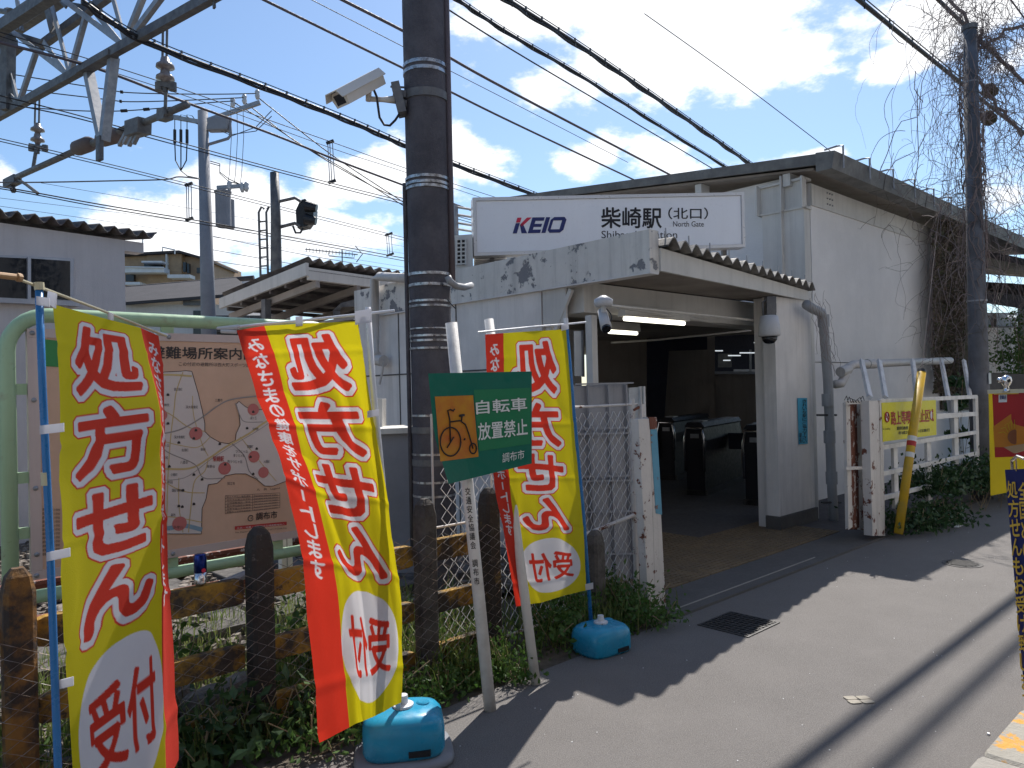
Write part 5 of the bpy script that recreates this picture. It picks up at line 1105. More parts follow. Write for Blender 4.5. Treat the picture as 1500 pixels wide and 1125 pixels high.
for p, w, m in (([(150, 556), (236, 549), (281, 551)], .010, Y_), ([(150, 690), (230, 687), (278, 686), (305, 672), (330, 655), (365, 635), (386, 620), (420, 600)], .010, Y_), ([(268, 545), (258, 575), (255, 600), (250, 640), (246, 700), (244, 780)], .005, Y_), ([(225, 598), (248, 606), (275, 625), (300, 632)], .005, Y_), ([(235, 645), (262, 652), (290, 655), (308, 640)], .004, Y_), ([(230, 690), (240, 705), (270, 720), (300, 722)], .005, Y_), ([(282, 580), (284, 610), (296, 650), (305, 668)], .004, Y_), ([(305, 672), (300, 690), (285, 705), (280, 740), (276, 780)], .005, Y_), ([(225, 760), (250, 757), (296, 765)], .005, Y_), ([(352, 640), (368, 660), (392, 690), (405, 705)], .004, Y_), ([(262, 700), (262, 740), (268, 780)], .004, Y_),
             ([(225, 637), (262, 630), (295, 612), (320, 594), (340, 585), (380, 580), (430, 578)], .007, G_), ([(222, 640), (245, 662), (285, 680), (298, 700), (330, 700)], .005, G_), ([(345, 590), (352, 610), (360, 618), (385, 618)], .004, G_), ([(340, 650), (358, 668), (365, 690), (378, 702)], .005, G_), ([(225, 703), (270, 700), (310, 672), (345, 650), (385, 626), (420, 600)], .003, G_)):
    mroad(p, w, m)
mroad([(150, 772), (225, 770), (245, 774), (270, 770), (296, 776)], .022, 'map_blue', 'map_river')
for x, y, r_ in ((236, 608, .03), (287, 635, .034), (371, 600, .032), (329, 686, .034), (372, 669, .032), (386, 692, .030), (263, 767, .036)):
    build('map_circle', disc(bpx(x, y, .0026), r_, -V, .0005, 24), 'map_red', bd)
mb = MB()
for x, y in ((246, 578), (246, 620), (262, 648), (248, 683), (284, 695), (296, 702), (268, 718), (262, 741), (267, 742), (284, 738), (287, 630), (371, 603), (362, 627), (376, 657), (367, 669), (371, 694), (330, 680), (284, 642), (322, 650)):
    c = bpx(x, y, .0036); build('map_icon', MB().prism([c+U*a*.007+Z*b*.007 for a, b in ((-1, -1), (1, -1), (1, .2), (0, 1.1), (-1, .2))], -V*.0004), 'map_ink', bd)
mb = MB()
def small(t, x0, x1, y0, y1): text_box(mb, t, bpx(x0, y1, .0036), bpx(x1, y1, .0036), bpx(x0, y0, .0036), .004)
for t, x0, y0, w in (('富士見町', 255, 568, 12), ('深大寺東町', 272, 594, 18), ('深大寺南町', 255, 638, 16), ('佐須町', 266, 657, 10), ('柴崎', 294, 656, 7), ('八雲台', 264, 675, 11), ('三鷹市', 315, 584, 11), ('つつじヶ丘', 345, 659, 18), ('西つつじヶ丘', 333, 674, 22), ('菊野台', 303, 681, 12), ('入間町', 386, 674, 9), ('国領町', 252, 716, 18), ('狛江市', 333, 706, 11), ('染地', 250, 752, 7), ('東つつじヶ丘', 342, 665, 16), ('緑ヶ丘', 367, 610, 9), ('仙川町', 370, 626, 9), ('調布ヶ丘', 234, 650, 14), ('多摩川', 254, 770, 14), ('若葉町', 362, 652, 9), ('小島町', 250, 693, 10), ('神代', 240, 591, 8), ('布田', 245, 704, 8), ('飛田給', 237, 668, 9)):
    small(t, x0, x0+w, y0, y0+4.5)
build('map_labels', mb, 'map_ink', bd)
btext('map_station_name', '柴崎駅', 312, 328, 668, 676, m='ink_red', o=.004, bold=.012)
# legend table
mb = MB()
for i in range(7): mb.bar(bpx(330, 726+i*4.4, .001), bpx(410, 722+i*3.6, .001), .0016, .0005, V)
for x in (330, 370, 410): mb.bar(bpx(x, 726-(x-330)*.05, .001), bpx(x, 752.5-(x-330)*.11, .001), .0016, .0005, V)
for i in range(6):
    text_box(mb, ('国立大学法人電気通信', '調布市立第三中学校', '広域避難場所一覧表', '都立神代植物公園南', '晃華学園小中高等学', '避難所小中学校体育館')[i], bpx(332, 729.6+i*4.4, .001), bpx(367, 728+i*4.2, .001), bpx(332, 727+i*4.4, .001), .004)
    text_box(mb, 'Evacuation area and shelter', bpx(372, 727.4+i*4.2, .001), bpx(407, 725.8+i*3.7, .001), bpx(372, 725+i*4.2, .001), .0)
build('legend_table', mb, 'map_ink', bd); btext('legend_heading', '凡　例　Legend', 376, 410, 716, 720, 713, bold=.0)
btext('city_name', '調布市', 375, 406, 751, 762, 748, bold=.016)
c = bpx(367, 759); build('city_emblem', MB().tube([c-V*.002+(U*math.cos(a)+Z*math.sin(a))*.015 for a in [i*.45 for i in range(1, 14)]], .0022, 5).bar(c-V*.002, c-V*.002+U*.014, .004, .002, V), 'map_ink', bd)
build('red_strip', MB().prism([bpx(344, 771), bpx(420, 764), bpx(420, 769), bpx(344, 776)], -V*.0006), 'ink_red', bd)
btext('red_strip_text', '火災・地震・避難時は広域避難場所へ', 347, 417, 772.5, 775, 766.5, m='paper', bold=.0, o=.001)
btext('footer', 'Fire, Disaster Prevention Emergency call 119 Chofu City', 345, 420, 779, 782, 772, bold=.0)
build('photo_strip', MB().prism([bpx(58, 496), bpx(92, 500), bpx(92, 538), bpx(58, 536)], -V*.0006), 'map_green', bd)
mb = MB()
for i in range(12): text_box(mb, '避難所名称 小学校', bpx(62, 748+i*6.0), bpx(88, 749+i*5.7), bpx(62, 744+i*6.0), .004)
build('side_list', mb, 'map_ink', bd)

# ================================================================== YELLOW FENCE with chain link
fe = thing('yellow_fence', 'weathered yellow and black concrete rail fence with chain-link beside the track', 'fence', W(1.5, 3.3, 0))
for s_, m, hh in ((-.38, 'fence_post_worn', .93), (.55, 'fence_post_worn', .93), (1.48, 'fence_black', .95), (2.41, 'concrete_old', .97), (2.87, 'fence_black', .98), (3.8, 'concrete_old', .60)):
    c = W(s_, 3.30, 0); mb = MB(); hw = .052; P = []
    for z_, w in ((-.1, 1), (hh-.09, 1), (hh-.03, .78), (hh, .38)):
        for i, j in ((-1, -.7), (-.7, -1), (.7, -1), (1, -.7), (1, .7), (.7, 1), (-.7, 1), (-1, .7)): P.append(c+U*i*hw*w+V*j*hw*w+Z*z_)
    F = [tuple(range(24, 32))]
    for r2 in range(3):
        for i in range(8): F.append((r2*8+i, r2*8+(i+1) % 8, r2*8+8+(i+1) % 8, r2*8+8+i))
    mb.add(P, F); build('post', mb, m, fe)
for (a, b) in ((-.38, .55), (.55, 1.48), (1.48, 2.41), (2.41, 2.87)):
    for z0, z1 in ((.61, .725), (.325, .43), (.06, .16)):
        jz = random.uniform(-.008, .008); mb = MB().bevbox(W((a+b)/2, 3.345, (z0+z1)/2+jz), U*((b-a)/2-.065), V*.026, Z*(z1-z0)/2, .14); build('rail', mb, 'fence_yellow', fe)
mb = MB(); n0, n1 = .2, 2.86; cw = .052; n = int((n1-n0)/cw)
for i in range(n+1):
    pts_ = []; top = .80+.03*noise.noise(Vector((i*.2, 0, 0)))+(0 if i*cw+n0 > 1.3 else -.08)
    k = int(top/.0275)
    for j in range(k):
        sgn = 1 if (i+j) % 2 else -1; bul = .02*noise.noise(Vector((i*.1, j*.1, 3)))
        pts_.append(W(n0+i*cw+sgn*cw*.49+.012*noise.noise(Vector((i*.15, j*.12, 0))), 3.215+bul+sgn*.003, j*.0275+.02))
    mb.tube(pts_, .0019, 4, False)
build('chain_link', mb, 'chain_grey', fe, kind='stuff')
# drink can
cn = thing('drink_can', 'blue and silver drink can standing on the top fence rail', 'can', W(1.21, 3.345, .73)); c = PT(294, 858, 3.345); c.z = .727
build('can_body', MB().lathe(c, [(.019, 0), (.0255, .008), (.0265, .012), (.0265, .055)], 20), 'can_silver', cn, smooth=True); build('can_top', MB().lathe(c, [(.0267, .055), (.0267, .118), (.0235, .130), (.023, .134)], 20), 'can_blue', cn, smooth=True)
build('can_mark', disc(c+Z*.066-V*.026+U*.004, .009, -V, .003, 12), 'logo_red', cn)

# ================================================================== GREEN BICYCLE SIGN
gs = thing('bicycle_sign', 'green bent metal no bicycle parking sign on two white posts', 'sign', PG(750, 1020))
PA, PBs = PG(718, 1040), PG(785, 1002)
d1_, d2_ = PA.y, PBs.y
build('sign_post', MB().tube([PA, PD(661, 473, d1_+.06)], .030, 14), 'white_paint', gs, smooth=True)
build('sign_post', MB().tube([PBs, PD(716, 468, d2_+.25)], .026, 14), 'white_paint', gs, smooth=True)
def gp(x, y, o=0.0):
    u = (x-628)/150.; bend = .10*max(0, (y-640)/70)*max(0, .4-u); return PD(x, y, 3.45+.36*u-bend-o)
mb = MB(); nx, ny = 15, 12; P = []
def gl(v): # left edge
    return 628+v*27 if v < .45 else 640+(v-.45)*27
for th in (0, .004):
    for j in range(ny+1):
        v = j/ny
        for i in range(nx+1):
            u = i/nx; xl = 627+9*min(v/.55, 1)+21*max(0, (v-.55)/.45); x = xl+(779-xl)*u; yt = 547-3*u; yb = 709-30*u; P.append(gp(x, yt+(yb-yt)*v, -th))
F = []; kk = (nx+1)*(ny+1)
for j in range(ny):
    for i in range(nx): a = j*(nx+1)+i; F += [(a, a+1, a+nx+2, a+nx+1), (kk+a, kk+a+nx+1, kk+a+nx+2, kk+a+1)]
mb.add(P, F); build('sign_plate', mb, 'sign_green', gs)
def gpatch(name, q, m, o):
    mb = MB(); P = []; n = 8
    for j in range(n+1):
        for i in range(n+1):
            u, v = i/n, j/n; x = (q[0][0]*(1-u)+q[1][0]*u)*(1-v)+(q[3][0]*(1-u)+q[2][0]*u)*v; y = (q[0][1]*(1-u)+q[1][1]*u)*(1-v)+(q[3][1]*(1-u)+q[2][1]*u)*v; P.append(gp(x, y, o))
    mb.add(P, [(j*(n+1)+i, j*(n+1)+i+1, (j+1)*(n+1)+i+1, (j+1)*(n+1)+i) for j in range(n) for i in range(n)]); build(name, mb, m, gs)
gpatch('orange_panel', ((637, 581), (693, 579), (701, 669), (645, 676)), 'sign_orange', .002); gpatch('text_panel', ((694, 571), (777, 568), (777, 650), (702, 661)), 'sign_green2', .002)
mb = MB(); ln = lambda pts, r=.0035: mb.tube([gp(x, y, .006) for x, y in pts], r, 5)
ln([(660+15*math.cos(a), 647+21*math.sin(a)) for a in [i*2*math.pi/28 for i in range(29)]]); ln([(693+5*math.cos(a), 657+7.5*math.sin(a)) for a in [i*2*math.pi/18 for i in range(19)]])
ln([(660, 647), (659, 615), (656, 601), (660, 600), (664, 602), (666, 599)]); ln([(659, 618), (674, 616), (682, 622), (687, 636), (693, 657)]); ln([(676, 617), (677, 609)]); ln([(673, 609), (680, 608)], .006); ln([(655, 656), (665, 640)]); ln([(680, 643), (681, 644)], .006)
build('bicycle_drawing', mb, 'ink', gs, smooth=True)
mb = MB(); g3 = lambda x, y: gp(x, y, .005)
text_box(mb, '自転車', g3(698, 607), g3(772, 601), g3(697, 587), .016); build('sign_text', mb, 'sign_text', gs); mb = MB(); text_box(mb, '放置禁止', g3(701, 645), g3(773, 637), g3(700, 620), .016)
build('sign_text', mb, 'sign_text', gs)
mb = MB(); text_box(mb, '調布市', g3(736, 678), g3(768, 672), g3(736, 664), .006); build('sign_small_text', mb, 'sign_text', gs)
mb = MB(); ax = (PD(661, 473, d1_+.06)-PA)
def pp(x, y): 
    k = (1040-y)/(1040-473); c = PA+ax*k; return PD(x+(718-x*0-718), y, c.y-.033) if False else c+Vector(((x)*.0032, -.0305, 0))
for i, ch in enumerate('交通安全協議会　調布市'):
    if ch == '　': continue
    y = 716+i*13
    build('post_character', text_box(MB(), ch, pp(-4, y+11), pp(4, y+11), pp(-4, y), .012), 'ink', gs)

# ================================================================== BANNER FLAGS
def raster(txt_items, Wp, Hp):
    out_ = {}
    return out_
def gmask(ch, x0, x1, y0, y1, Wp, Hp, bold=.02):
    v, f = glyphs(ch, bold); m = np.zeros((Hp, Wp), bool)
    if not len(v): return m
    lo, hi = v.min(0), v.max(0); X = x0+(v[:, 0]-lo[0])/(hi[0]-lo[0])*(x1-x0); Y = y1-(v[:, 1]-lo[1])/(hi[1]-lo[1])*(y1-y0)
    for poly in f:
        for k in range(1, len(poly)-1):
            a, b, c = poly[0], poly[k], poly[k+1]; ax, ay, bx, by, cx, cy = X[a], Y[a], X[b], Y[b], X[c], Y[c]
            i0, i1 = int(max(0, math.floor(min(ax, bx, cx)))), int(min(Wp-1, math.ceil(max(ax, bx, cx)))); j0, j1 = int(max(0, math.floor(min(ay, by, cy)))), int(min(Hp-1, math.ceil(max(ay, by, cy))))
            if i1 < i0 or j1 < j0: continue
            xs, ys = np.meshgrid(np.arange(i0, i1+1), np.arange(j0, j1+1)); d1 = (bx-ax)*(ys-ay)-(by-ay)*(xs-ax); d2 = (cx-bx)*(ys-by)-(cy-by)*(xs-bx); d3 = (ax-cx)*(ys-cy)-(ay-cy)*(xs-cx)
            m[j0:j1+1, i0:i1+1] |= ((d1 >= -.3) & (d2 >= -.3) & (d3 >= -.3)) | ((d1 <= .3) & (d2 <= .3) & (d3 <= .3))
    return m
def dil(m, n):
    for i in range(n):
        q = m.copy(); q[1:] |= m[:-1]; q[:-1] |= m[1:]; q[:, 1:] |= m[:, :-1]; q[:, :-1] |= m[:, 1:]
        if i % 2: q[1:, 1:] |= m[:-1, :-1]; q[:-1, :-1] |= m[1:, 1:]; q[1:, :-1] |= m[:-1, 1:]; q[:-1, 1:] |= m[1:, :-1]
        m = q
    return m
WP, HP_ = 400, 1140   # print raster, averaged down to the cloth grid
YEL, RED, WHT = np.array((.66, .56, .010)), np.array((.66, .040, .02)), np.array((.74, .72, .75))
def make_print():
    a = np.zeros((HP_, WP, 3)); a[:] = YEL; red = int(.79*WP); a[:, red:] = RED
    g_ = np.zeros((HP_, WP), bool); ys = (.035, .215, .395, .565, .725)
    for i, ch in enumerate('処方せん'): g_ |= dil(gmask(ch, WP*.19, WP*.68, HP_*(ys[i]+.018), HP_*(ys[i+1]-.018), WP, HP_, 0), 6)
    a[dil(g_, 17)] = RED; a[dil(g_, 13)] = WHT; a[g_] = RED
    yy, xx = np.mgrid[0:HP_, 0:WP]; e_ = ((xx-WP*.43)/(WP*.36))**2+((yy-HP_*.85)/(HP_*.105))**2; a[e_ < 1] = WHT
    g2_ = dil(gmask('受付', WP*.18, WP*.68, HP_*.80, HP_*.90, WP, HP_, 0), 3); a[g2_] = RED
    g3_ = np.zeros((HP_, WP), bool); tx = 'みなさまの健康をサポートします'
    for i, ch in enumerate(tx):
        y0 = HP_*(.05+i*.046)
        if ch == 'ー': g3_[int(y0+8):int(y0+42), int(WP*.895)-3:int(WP*.895)+3] = True
        else: g3_ |= dil(gmask(ch, WP*.845, WP*.945, y0+1, y0+HP_*.040, WP, HP_, 0), 1)
    a[g3_] = WHT; return a.reshape(HP_//2, 2, WP//2, 2, 3).mean((1, 3))
PRINT = make_print()
def catmull(P, u):
    n = len(P)-1; x = min(max(u, 0), .99999)*n; i = int(x); k = x-i; a, b = P[i], P[i+1]; p = P[max(i-1, 0)]; q = P[min(i+2, n)]
    return .5*((2*a)+(b-p)*k+(2*p-5*a+4*b-q)*k*k+(3*a-p-3*b+q)*k**3)
def flag(parent, cols, ripple, seed):
    # cols: list of (u, [world points top to bottom]); grid of printed cloth
    Wn, Hn = WP//2, HP_//2; V_ = np.zeros((Hn, Wn, 3)); us = [c[0] for c in cols]
    for j in range(Hn):
        v = j/(Hn-1); pts = [catmull(c[1], v) for c in cols]
        for i in range(Wn):
            u = i/(Wn-1); k = 0
            while k < len(us)-2 and u > us[k+1]: k += 1
            f_ = (u-us[k])/(us[k+1]-us[k]); p = pts[k].lerp(pts[k+1], f_)
            r1 = noise.noise(Vector((u*3+seed, v*1.6, seed)))*ripple + noise.noise(Vector((u*9+seed, v*5, seed+3)))*ripple*.18 + math.sin(u*7+v*4+seed)*ripple*.25
            r1 += ripple*.5*abs(noise.noise(Vector((u*2.2+v*5+seed, v*2.2-u*3, seed*2))))+.006*math.exp(-(((v*5) % 1)-.5)**2*400)
            r1 *= .25+.75*min(1, v*4)
            V_[j, i] = (p.x+r1*.35, p.y+r1, p.z)
    me = bpy.data.meshes.new('cloth'); vv = V_.reshape(-1, 3)-np.array(parent.location)
    idx = np.arange(Hn*Wn).reshape(Hn, Wn); F = np.stack([idx[:-1, :-1], idx[:-1, 1:], idx[1:, 1:], idx[1:, :-1]], -1).reshape(-1, 4)
    me.vertices.add(len(vv)); me.vertices.foreach_set('co', vv.ravel()); me.loops.add(F.size); me.loops.foreach_set('vertex_index', F.ravel()); me.polygons.add(len(F)); me.polygons.foreach_set('loop_start', np.arange(0, F.size, 4)); me.polygons.foreach_set('use_smooth', [True]*len(F)); me.update(calc_edges=True)
    at = me.color_attributes.new('print', 'FLOAT_COLOR', 'POINT'); c4 = np.ones((Hn*Wn, 4)); c4[:, :3] = PRINT.reshape(-1, 3); at.data.foreach_set('color', c4.ravel())
    me.materials.append(M['flag']); o = bpy.data.objects.new('cloth', me); COL.objects.link(o); o.parent = parent; return o
def cp(*q): return [PD(x, y, d) for x, y, d in q]
# flag 1 (left)
f1 = thing('banner_flag', 'nearest yellow pharmacy banner flag on a blue pole at the left', 'flag', PD(86, 1290, 2.2), 'yellow pharmacy banner flags')
c0 = cp((75, 445, 2.2), (80, 620, 2.2), (88, 800, 2.18), (97, 1000, 2.15), (106, 1262, 2.12))
c1 = cp((205, 480, 2.55), (222, 600, 2.56), (226, 760, 2.55), (230, 900, 2.50), (243, 1160, 2.42))
c2 = cp((231, 492, 2.68), (236, 620, 2.68), (240, 760, 2.68), (250, 900, 2.66), (262, 1112, 2.62))
flag(f1, [(0, c0), (.79, c1), (1, c2)], .035, 1.3)
build('flag_pole', MB().tube(cp((57, 420, 2.15), (62, 560, 2.15), (73, 790, 2.15), (85, 1125, 2.12), (92, 1330, 2.1)), .0105, 12), 'pole_blue', f1, smooth=True)
build('pole_cap', MB().tube(cp((57, 414, 2.15), (58, 425, 2.15)), .0135, 12), 'cap_cream', f1); build('pole_joint', MB().tube(cp((66.5, 692, 2.15), (67.5, 711, 2.15)), .0125, 12), 'cap_cream', f1)
build('cross_arm', MB().tube(cp((0, 403, 2.05), (30, 410, 2.1), (150, 455, 2.4), (243, 492, 2.72)), .0045, 8), 'cap_cream', f1); build('arm_stub', MB().tube(cp((-20, 401, 2.0), (24, 406, 2.08), (25, 406, 2.08), (30, 407, 2.09)), [.009, .009, .012, .012], 10), 'tan_thing', f1); build('arm_tip', MB().tube(cp((228, 488, 2.7), (245, 491, 2.74)), [.009, .005], 8), 'pole_white', f1)
def tab(fl_, a, b, w, d, m='flag_tab'):
    p, q = PD(*a, d), PD(*b, d); up = Z*w*d/FPX/2; build('flag_tab', MB().prism([p-up, q-up, q+up, p+up], Vector((0, .004, 0))), m, fl_)
for a, b in (((58, 630), (93, 626)), ((68, 816), (102, 809)), ((75, 1006), (107, 998)), ((53, 440), (72, 443))): tab(f1, a, b, 13, 2.135)
build('flag_tab', MB().prism(cp((70, 426, 2.17), (83, 430, 2.17), (81, 452, 2.19), (68, 444, 2.19)), Vector((0, .004, 0))), 'flag_tab', f1); build('flag_tab', MB().prism(cp((157, 456, 2.42), (166, 460, 2.42), (165, 476, 2.44), (158, 474, 2.44)), Vector((0, .004, 0))), 'flag_tab', f1)
# flag 2 (middle) seen from the back
f2 = thing('banner_flag', 'yellow banner flag on a white pole standing in the near blue water base', 'flag', PG(583, 1060), 'yellow pharmacy banner flags')
c0 = cp((523, 470, 3.12), (545, 600, 3.12), (566, 740, 3.12), (582, 880, 3.10), (584, 1032, 3.05))
c1 = cp((386, 477, 3.10), (424, 600, 3.08), (462, 720, 3.05), (490, 860, 3.0), (504, 1072, 2.95))
c2 = cp((347, 484, 3.12), (384, 600, 3.10), (414, 700, 3.08), (444, 860, 3.02), (468, 1088, 2.98))
flag(f2, [(0, c0), (.79, c1), (1, c2)], .05, 4.1)
build('flag_pole', MB().tube(cp((539, 450, 3.15), (546, 560, 3.15), (560, 700, 3.16), (575, 880, 3.17), (584, 1045, 3.18)), .012, 12), 'pole_white', f2, smooth=True)
build('cross_arm', MB().tube(cp((320, 481, 3.14), (440, 470, 3.14), (578, 455, 3.14)), .006, 8), 'pole_white', f2); build('arm_tip', MB().tube(cp((318, 481, 3.14), (350, 479, 3.14)), [.006, .011], 8).tube(cp((324, 485, 3.14), (346, 486, 3.14)), .009, 8), 'cam_white', f2)
for a, b, w in (((520, 466), (544, 462), 20), ((538, 607), (555, 604), 10), ((433, 471), (443, 470), 14)): tab(f2, a, b, w, 3.1)
# flag 3 (far)
f3 = thing('banner_flag', 'farthest yellow banner flag on a blue pole behind the green bicycle sign', 'flag', PG(872, 935), 'yellow pharmacy banner flags')
c0 = cp((829, 482, 4.5), (838, 600, 4.5), (848, 700, 4.5), (856, 790, 4.48), (858, 866, 4.45))
c1 = cp((738, 488, 4.08), (742, 600, 4.06), (748, 700, 4.05), (758, 790, 4.05), (777, 884, 4.06))
c2 = cp((711, 490, 3.95), (716, 600, 3.94), (722, 700, 3.94), (736, 790, 3.95), (752, 892, 3.96))
flag(f3, [(0, c0), (.79, c1), (1, c2)], .05, 8.6)
build('flag_pole', MB().tube(cp((829, 470, 4.52), (840, 600, 4.52), (855, 760, 4.52), (866, 915, 4.52)), .012, 12), 'pole_blue', f3, smooth=True); build('cross_arm', MB().tube(cp((700, 487, 3.9), (790, 478, 4.32), (829, 475, 4.5), (858, 472, 4.65)), .006, 8), 'pole_white', f3); build('pole_joint', MB().tube(cp((828.5, 466, 4.52), (830, 482, 4.52)), .0145, 12), 'pole_white', f3)
for a, b in (((850, 862), (869, 858)), ((822, 480), (832, 478))): tab(f3, a, b, 9, 4.46)
def water_base(label, c, sc=1.0, rot=0.0, grey=True, hole=True):
    t = thing('water_base', label, 'flag stand', c, 'blue water-filled flag bases'); a = Vector((math.cos(rot), math.sin(rot), 0)); b = Vector((-a.y, a.x, 0))
    def ring(w, z_, e=4.0, n=40):
        out_ = []
        for i in range(n):
            q = 2*math.pi*i/n; cs, sn_ = math.cos(q), math.sin(q); x = math.copysign(abs(cs)**(2/e), cs)*w; y = math.copysign(abs(sn_)**(2/e), sn_)*w*.82; out_.append(c+(a*x+b*y+Z*z_)*sc)
        return out_
    def loft(rings):
        mb = MB(); n = len(rings[0]); P = [p for r in rings for p in r]; F = [tuple(range(n-1, -1, -1)), tuple(range((len(rings)-1)*n, len(rings)*n))]
        for k in range(len(rings)-1):
            for i in range(n): F.append((k*n+i, k*n+(i+1) % n, (k+1)*n+(i+1) % n, (k+1)*n+i))
        return mb.add(P, F)
    z0 = .035 if grey else .0
    if grey: build('grey_mat', loft([ring(.205, 0), ring(.21, .012), ring(.20, .032)]), 'base_grey', t, smooth=True)
    build('tank', loft([ring(.165, z0+.002), ring(.172, z0+.02), ring(.172, z0+.10), ring(.165, z0+.135), ring(.148, z0+.158, 3.5), ring(.115, z0+.170, 3), ring(.06, z0+.174, 2.4), ring(.03, z0+.176, 2)]), 'water_base', t, smooth=True)
    build('pole_socket', MB().lathe(c+(Z*(z0+.172))*sc, [(.045*sc, 0), (.045*sc, .012*sc), (.022*sc, .016*sc), (.02*sc, .05*sc), (.014*sc, .05*sc)], 18), 'pole_white', t, smooth=False)
    build('filler_cap', MB().lathe(c+(a*.085+b*.02+Z*(z0+.158))*sc, [(.028*sc, 0), (.028*sc, .018*sc), (.022*sc, .022*sc)], 16), 'water_base', t)
    build('grip_slot', MB().box(c+(-b*.142+a*.06+Z*(z0+.03))*sc, a*.045*sc, b*.006*sc, Z*.012*sc), 'black_plastic', t)
b2 = PG(592, 1106); water_base('nearest blue water base on a grey mat, holding the white flag pole', b2, 1.0, R(10)); water_base('smaller-looking blue water base by the weeds holding the blue flag pole', PG(881, 952), .92, R(35), False)

# ================================================================== THE SHOP ROW ACROSS THE ROAD (unseen behind the camera; added to block sky and bounce sun)
ph = thing('unseen_pharmacy', 'unseen pale pharmacy front across the road, added to block sky and bounce light', 'building', W(2, -1.6, 0))
build('wall', MB().st(-9, 16, -5, -1.5, 2.9, 6.4).st(-9, -1, -5, -1.5, 0, 2.9).st(6, 16, -5, -1.5, 0, 2.9), 'wall', ph)
build('shop_recess', MB().st(-1, 6, -5, -2.2, 0, 2.9), 'interior_wall', ph)
for i in range(4): build('shop_window', MB().st(-.9+i*1.75, .75+i*1.75, -2.19, -2.15, .1, 2.6), 'window_dark', ph)
build('awning', MB().prism([W(-1.2, -1.49, 2.9), W(-1.2, -.9, 2.6), W(-1.2, -.9, 2.55), W(-1.2, -1.49, 2.8)], U*7.4), 'banner_navy', ph)
for i in range(8): build('window', MB().st(-8+i*3, -6.6+i*3, -1.499, -1.47, 4, 5.3), 'window_dark', ph)
build('parapet', MB().st(-9.1, 16.1, -5, -1.4, 6.41, 6.6), 'roof_trim', ph)
# ================================================================== RIGHT EDGE BANNERS
hb = thing('hanging_banner', 'red and yellow printed banner hanging from a chrome clip stand at the right edge', 'banner', PD(1500, 1000, 3.9)); bdp = 3.9
e4 = lambda x, y, o=0.0: PD(x, y, bdp-(x-1500)*.002-o)
build('yellow_sheet', MB().prism([e4(1449, 574), e4(1560, 570), e4(1560, 705), e4(1452, 726)], Vector((0, .006, 0))), 'banner_yellow', hb)
build('red_sheet', MB().prism([e4(1454, 577, .005), e4(1560, 573, .005), e4(1560, 666, .005), e4(1458, 670, .005)], Vector((0, .003, 0))), 'banner_red', hb)
build('orange_print', MB().prism([e4(1455, 625, .007), e4(1490, 600, .007), e4(1500, 612, .007), e4(1560, 640, .007), e4(1560, 655, .007), e4(1457, 655, .007)], Vector((0, .001, 0))), 'banner_orange', hb)
build('orange_print', MB().prism([e4(1488, 578, .007), e4(1560, 576, .007), e4(1560, 600, .007), e4(1500, 588, .007)], Vector((0, .001, 0))), 'banner_orange', hb)
c = e4(1486, 640, .009); build('medallion', MB().lathe(c, [(.035, 0), (.038, .004), (.03, .006)], 24, Vector((0, -1, 0))), 'copper_fig', hb)
mb = MB()
for i in range(9): q = math.pi*(.1+i*.1); mb.tube([c+Vector((math.cos(q)*.045, -.004, math.sin(q)*.045)), c+Vector((math.cos(q)*.06, -.004, math.sin(q)*.09)), c+Vector((math.cos(q)*.09, -.004, math.sin(q)*.075))], .0012, 3)
build('ray_print', mb, 'banner_yellow', hb)
build('label_patch', MB().prism([e4(1463, 578, .008), e4(1475, 577.5, .008), e4(1475, 589, .008), e4(1463, 589.5, .008)], Vector((0, .001, 0))), 'paper', hb)
mb = MB(); text_box(mb, '登録店', e4(1464, 585, .011), e4(1474, 585, .011), e4(1464, 579, .011), .02); build('label_text', mb, 'navy_ink', hb)
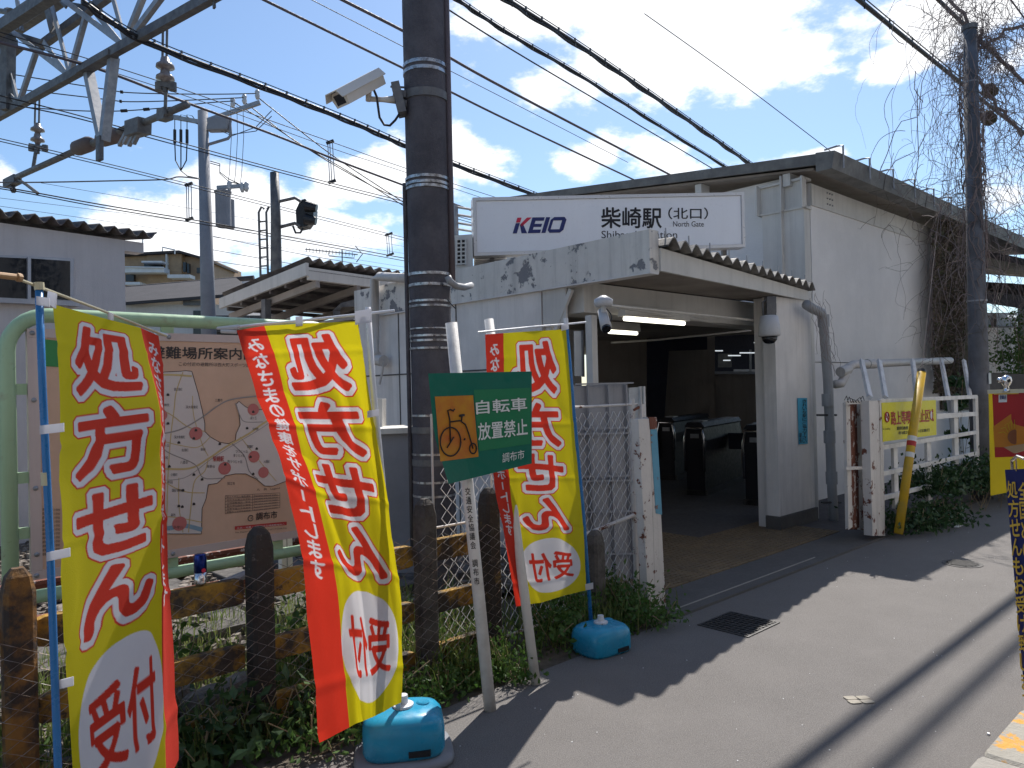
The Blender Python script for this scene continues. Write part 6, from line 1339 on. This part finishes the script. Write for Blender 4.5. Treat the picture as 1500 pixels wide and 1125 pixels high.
build('banner_bar', MB().bar(e4(1447, 574, .01), e4(1560, 571, .01), .015, .02), 'cap_cream', hb); build('gold_strip', MB().bar(e4(1456, 577, .012), e4(1492, 576, .012), .004, .008), 'banner_text', hb)
c = e4(1474, 558, .02); build('chrome_clip', MB().lathe(c, [(.006, .03), (.022, .02), (.026, 0), (.02, -.02), (.012, -.028), (.012, -.05), (.02, -.055)], 18), 'chrome', hb, smooth=True)
c = e4(1465, 557, .03); build('chrome_clip', MB().lathe(c, [(.004, .015), (.013, .01), (.015, 0), (.01, -.012)], 12), 'chrome', hb, smooth=True)
build('stand_pole', MB().tube([e4(1530, 560, -.05), e4(1534, 1000, -.05)], .012, 10), 'chrome', hb)
nvb = thing('navy_banner', 'tall navy banner with yellow vertical lettering at the right edge', 'banner', PD(1500, 1040, 3.2))
# plane of navy banner, turned so that its right side comes nearer the camera
nA, nB = PD(1472, 690, 3.25), PD(1530, 687, 3.05); nn_ = (nB-nA).cross(Z).normalized()
if nn_.y > 0: nn_ = -nn_
e5 = lambda x, y, o=0.0: onp(x, y, nA+nn_*o, nn_)
build('banner_sheet', MB().prism([e5(1472, 688), e5(1590, 683), e5(1600, 1030), e5(1500, 1010)], -nn_*.005), 'banner_navy', nvb)
mb = MB(); f5 = lambda x, y: e5(x+(y-700)*.075, y, .004)
text_col(mb, '処方せんもお受け致します', f5, 1474, 1489, 703, 1040, .02); text_col(mb, '全国どの病院の', f5, 1490.5, 1506, 705, 905, .02); build('banner_text', mb, 'banner_text', nvb)
build('tassel', MB().prism([e5(1470, 655, .03), e5(1500, 650, .03), e5(1500, 660, .03), e5(1485, 664, .03)], -nn_*.01), 'tan_thing', nvb)
build('hanger_ring', MB().tube([e5(1483, 688, .01), e5(1482, 675, .01), e5(1490, 668, .01), e5(1500, 672, .01)], .006, 8), 'chrome', nvb); build('hanger_ring', MB().tube([e5(1489, 690, .02), e5(1488, 672, .02)], .003, 6), 'chrome', nvb)
build('stand_foot', MB().st(3.55, 3.95, .35, .65, .11, .14), 'black_plastic', nvb)
build('stand_pole', MB().tube([e5(1575, 600, -.04), e5(1580, 1050, -.04)], .012, 10), 'pole_white', nvb)
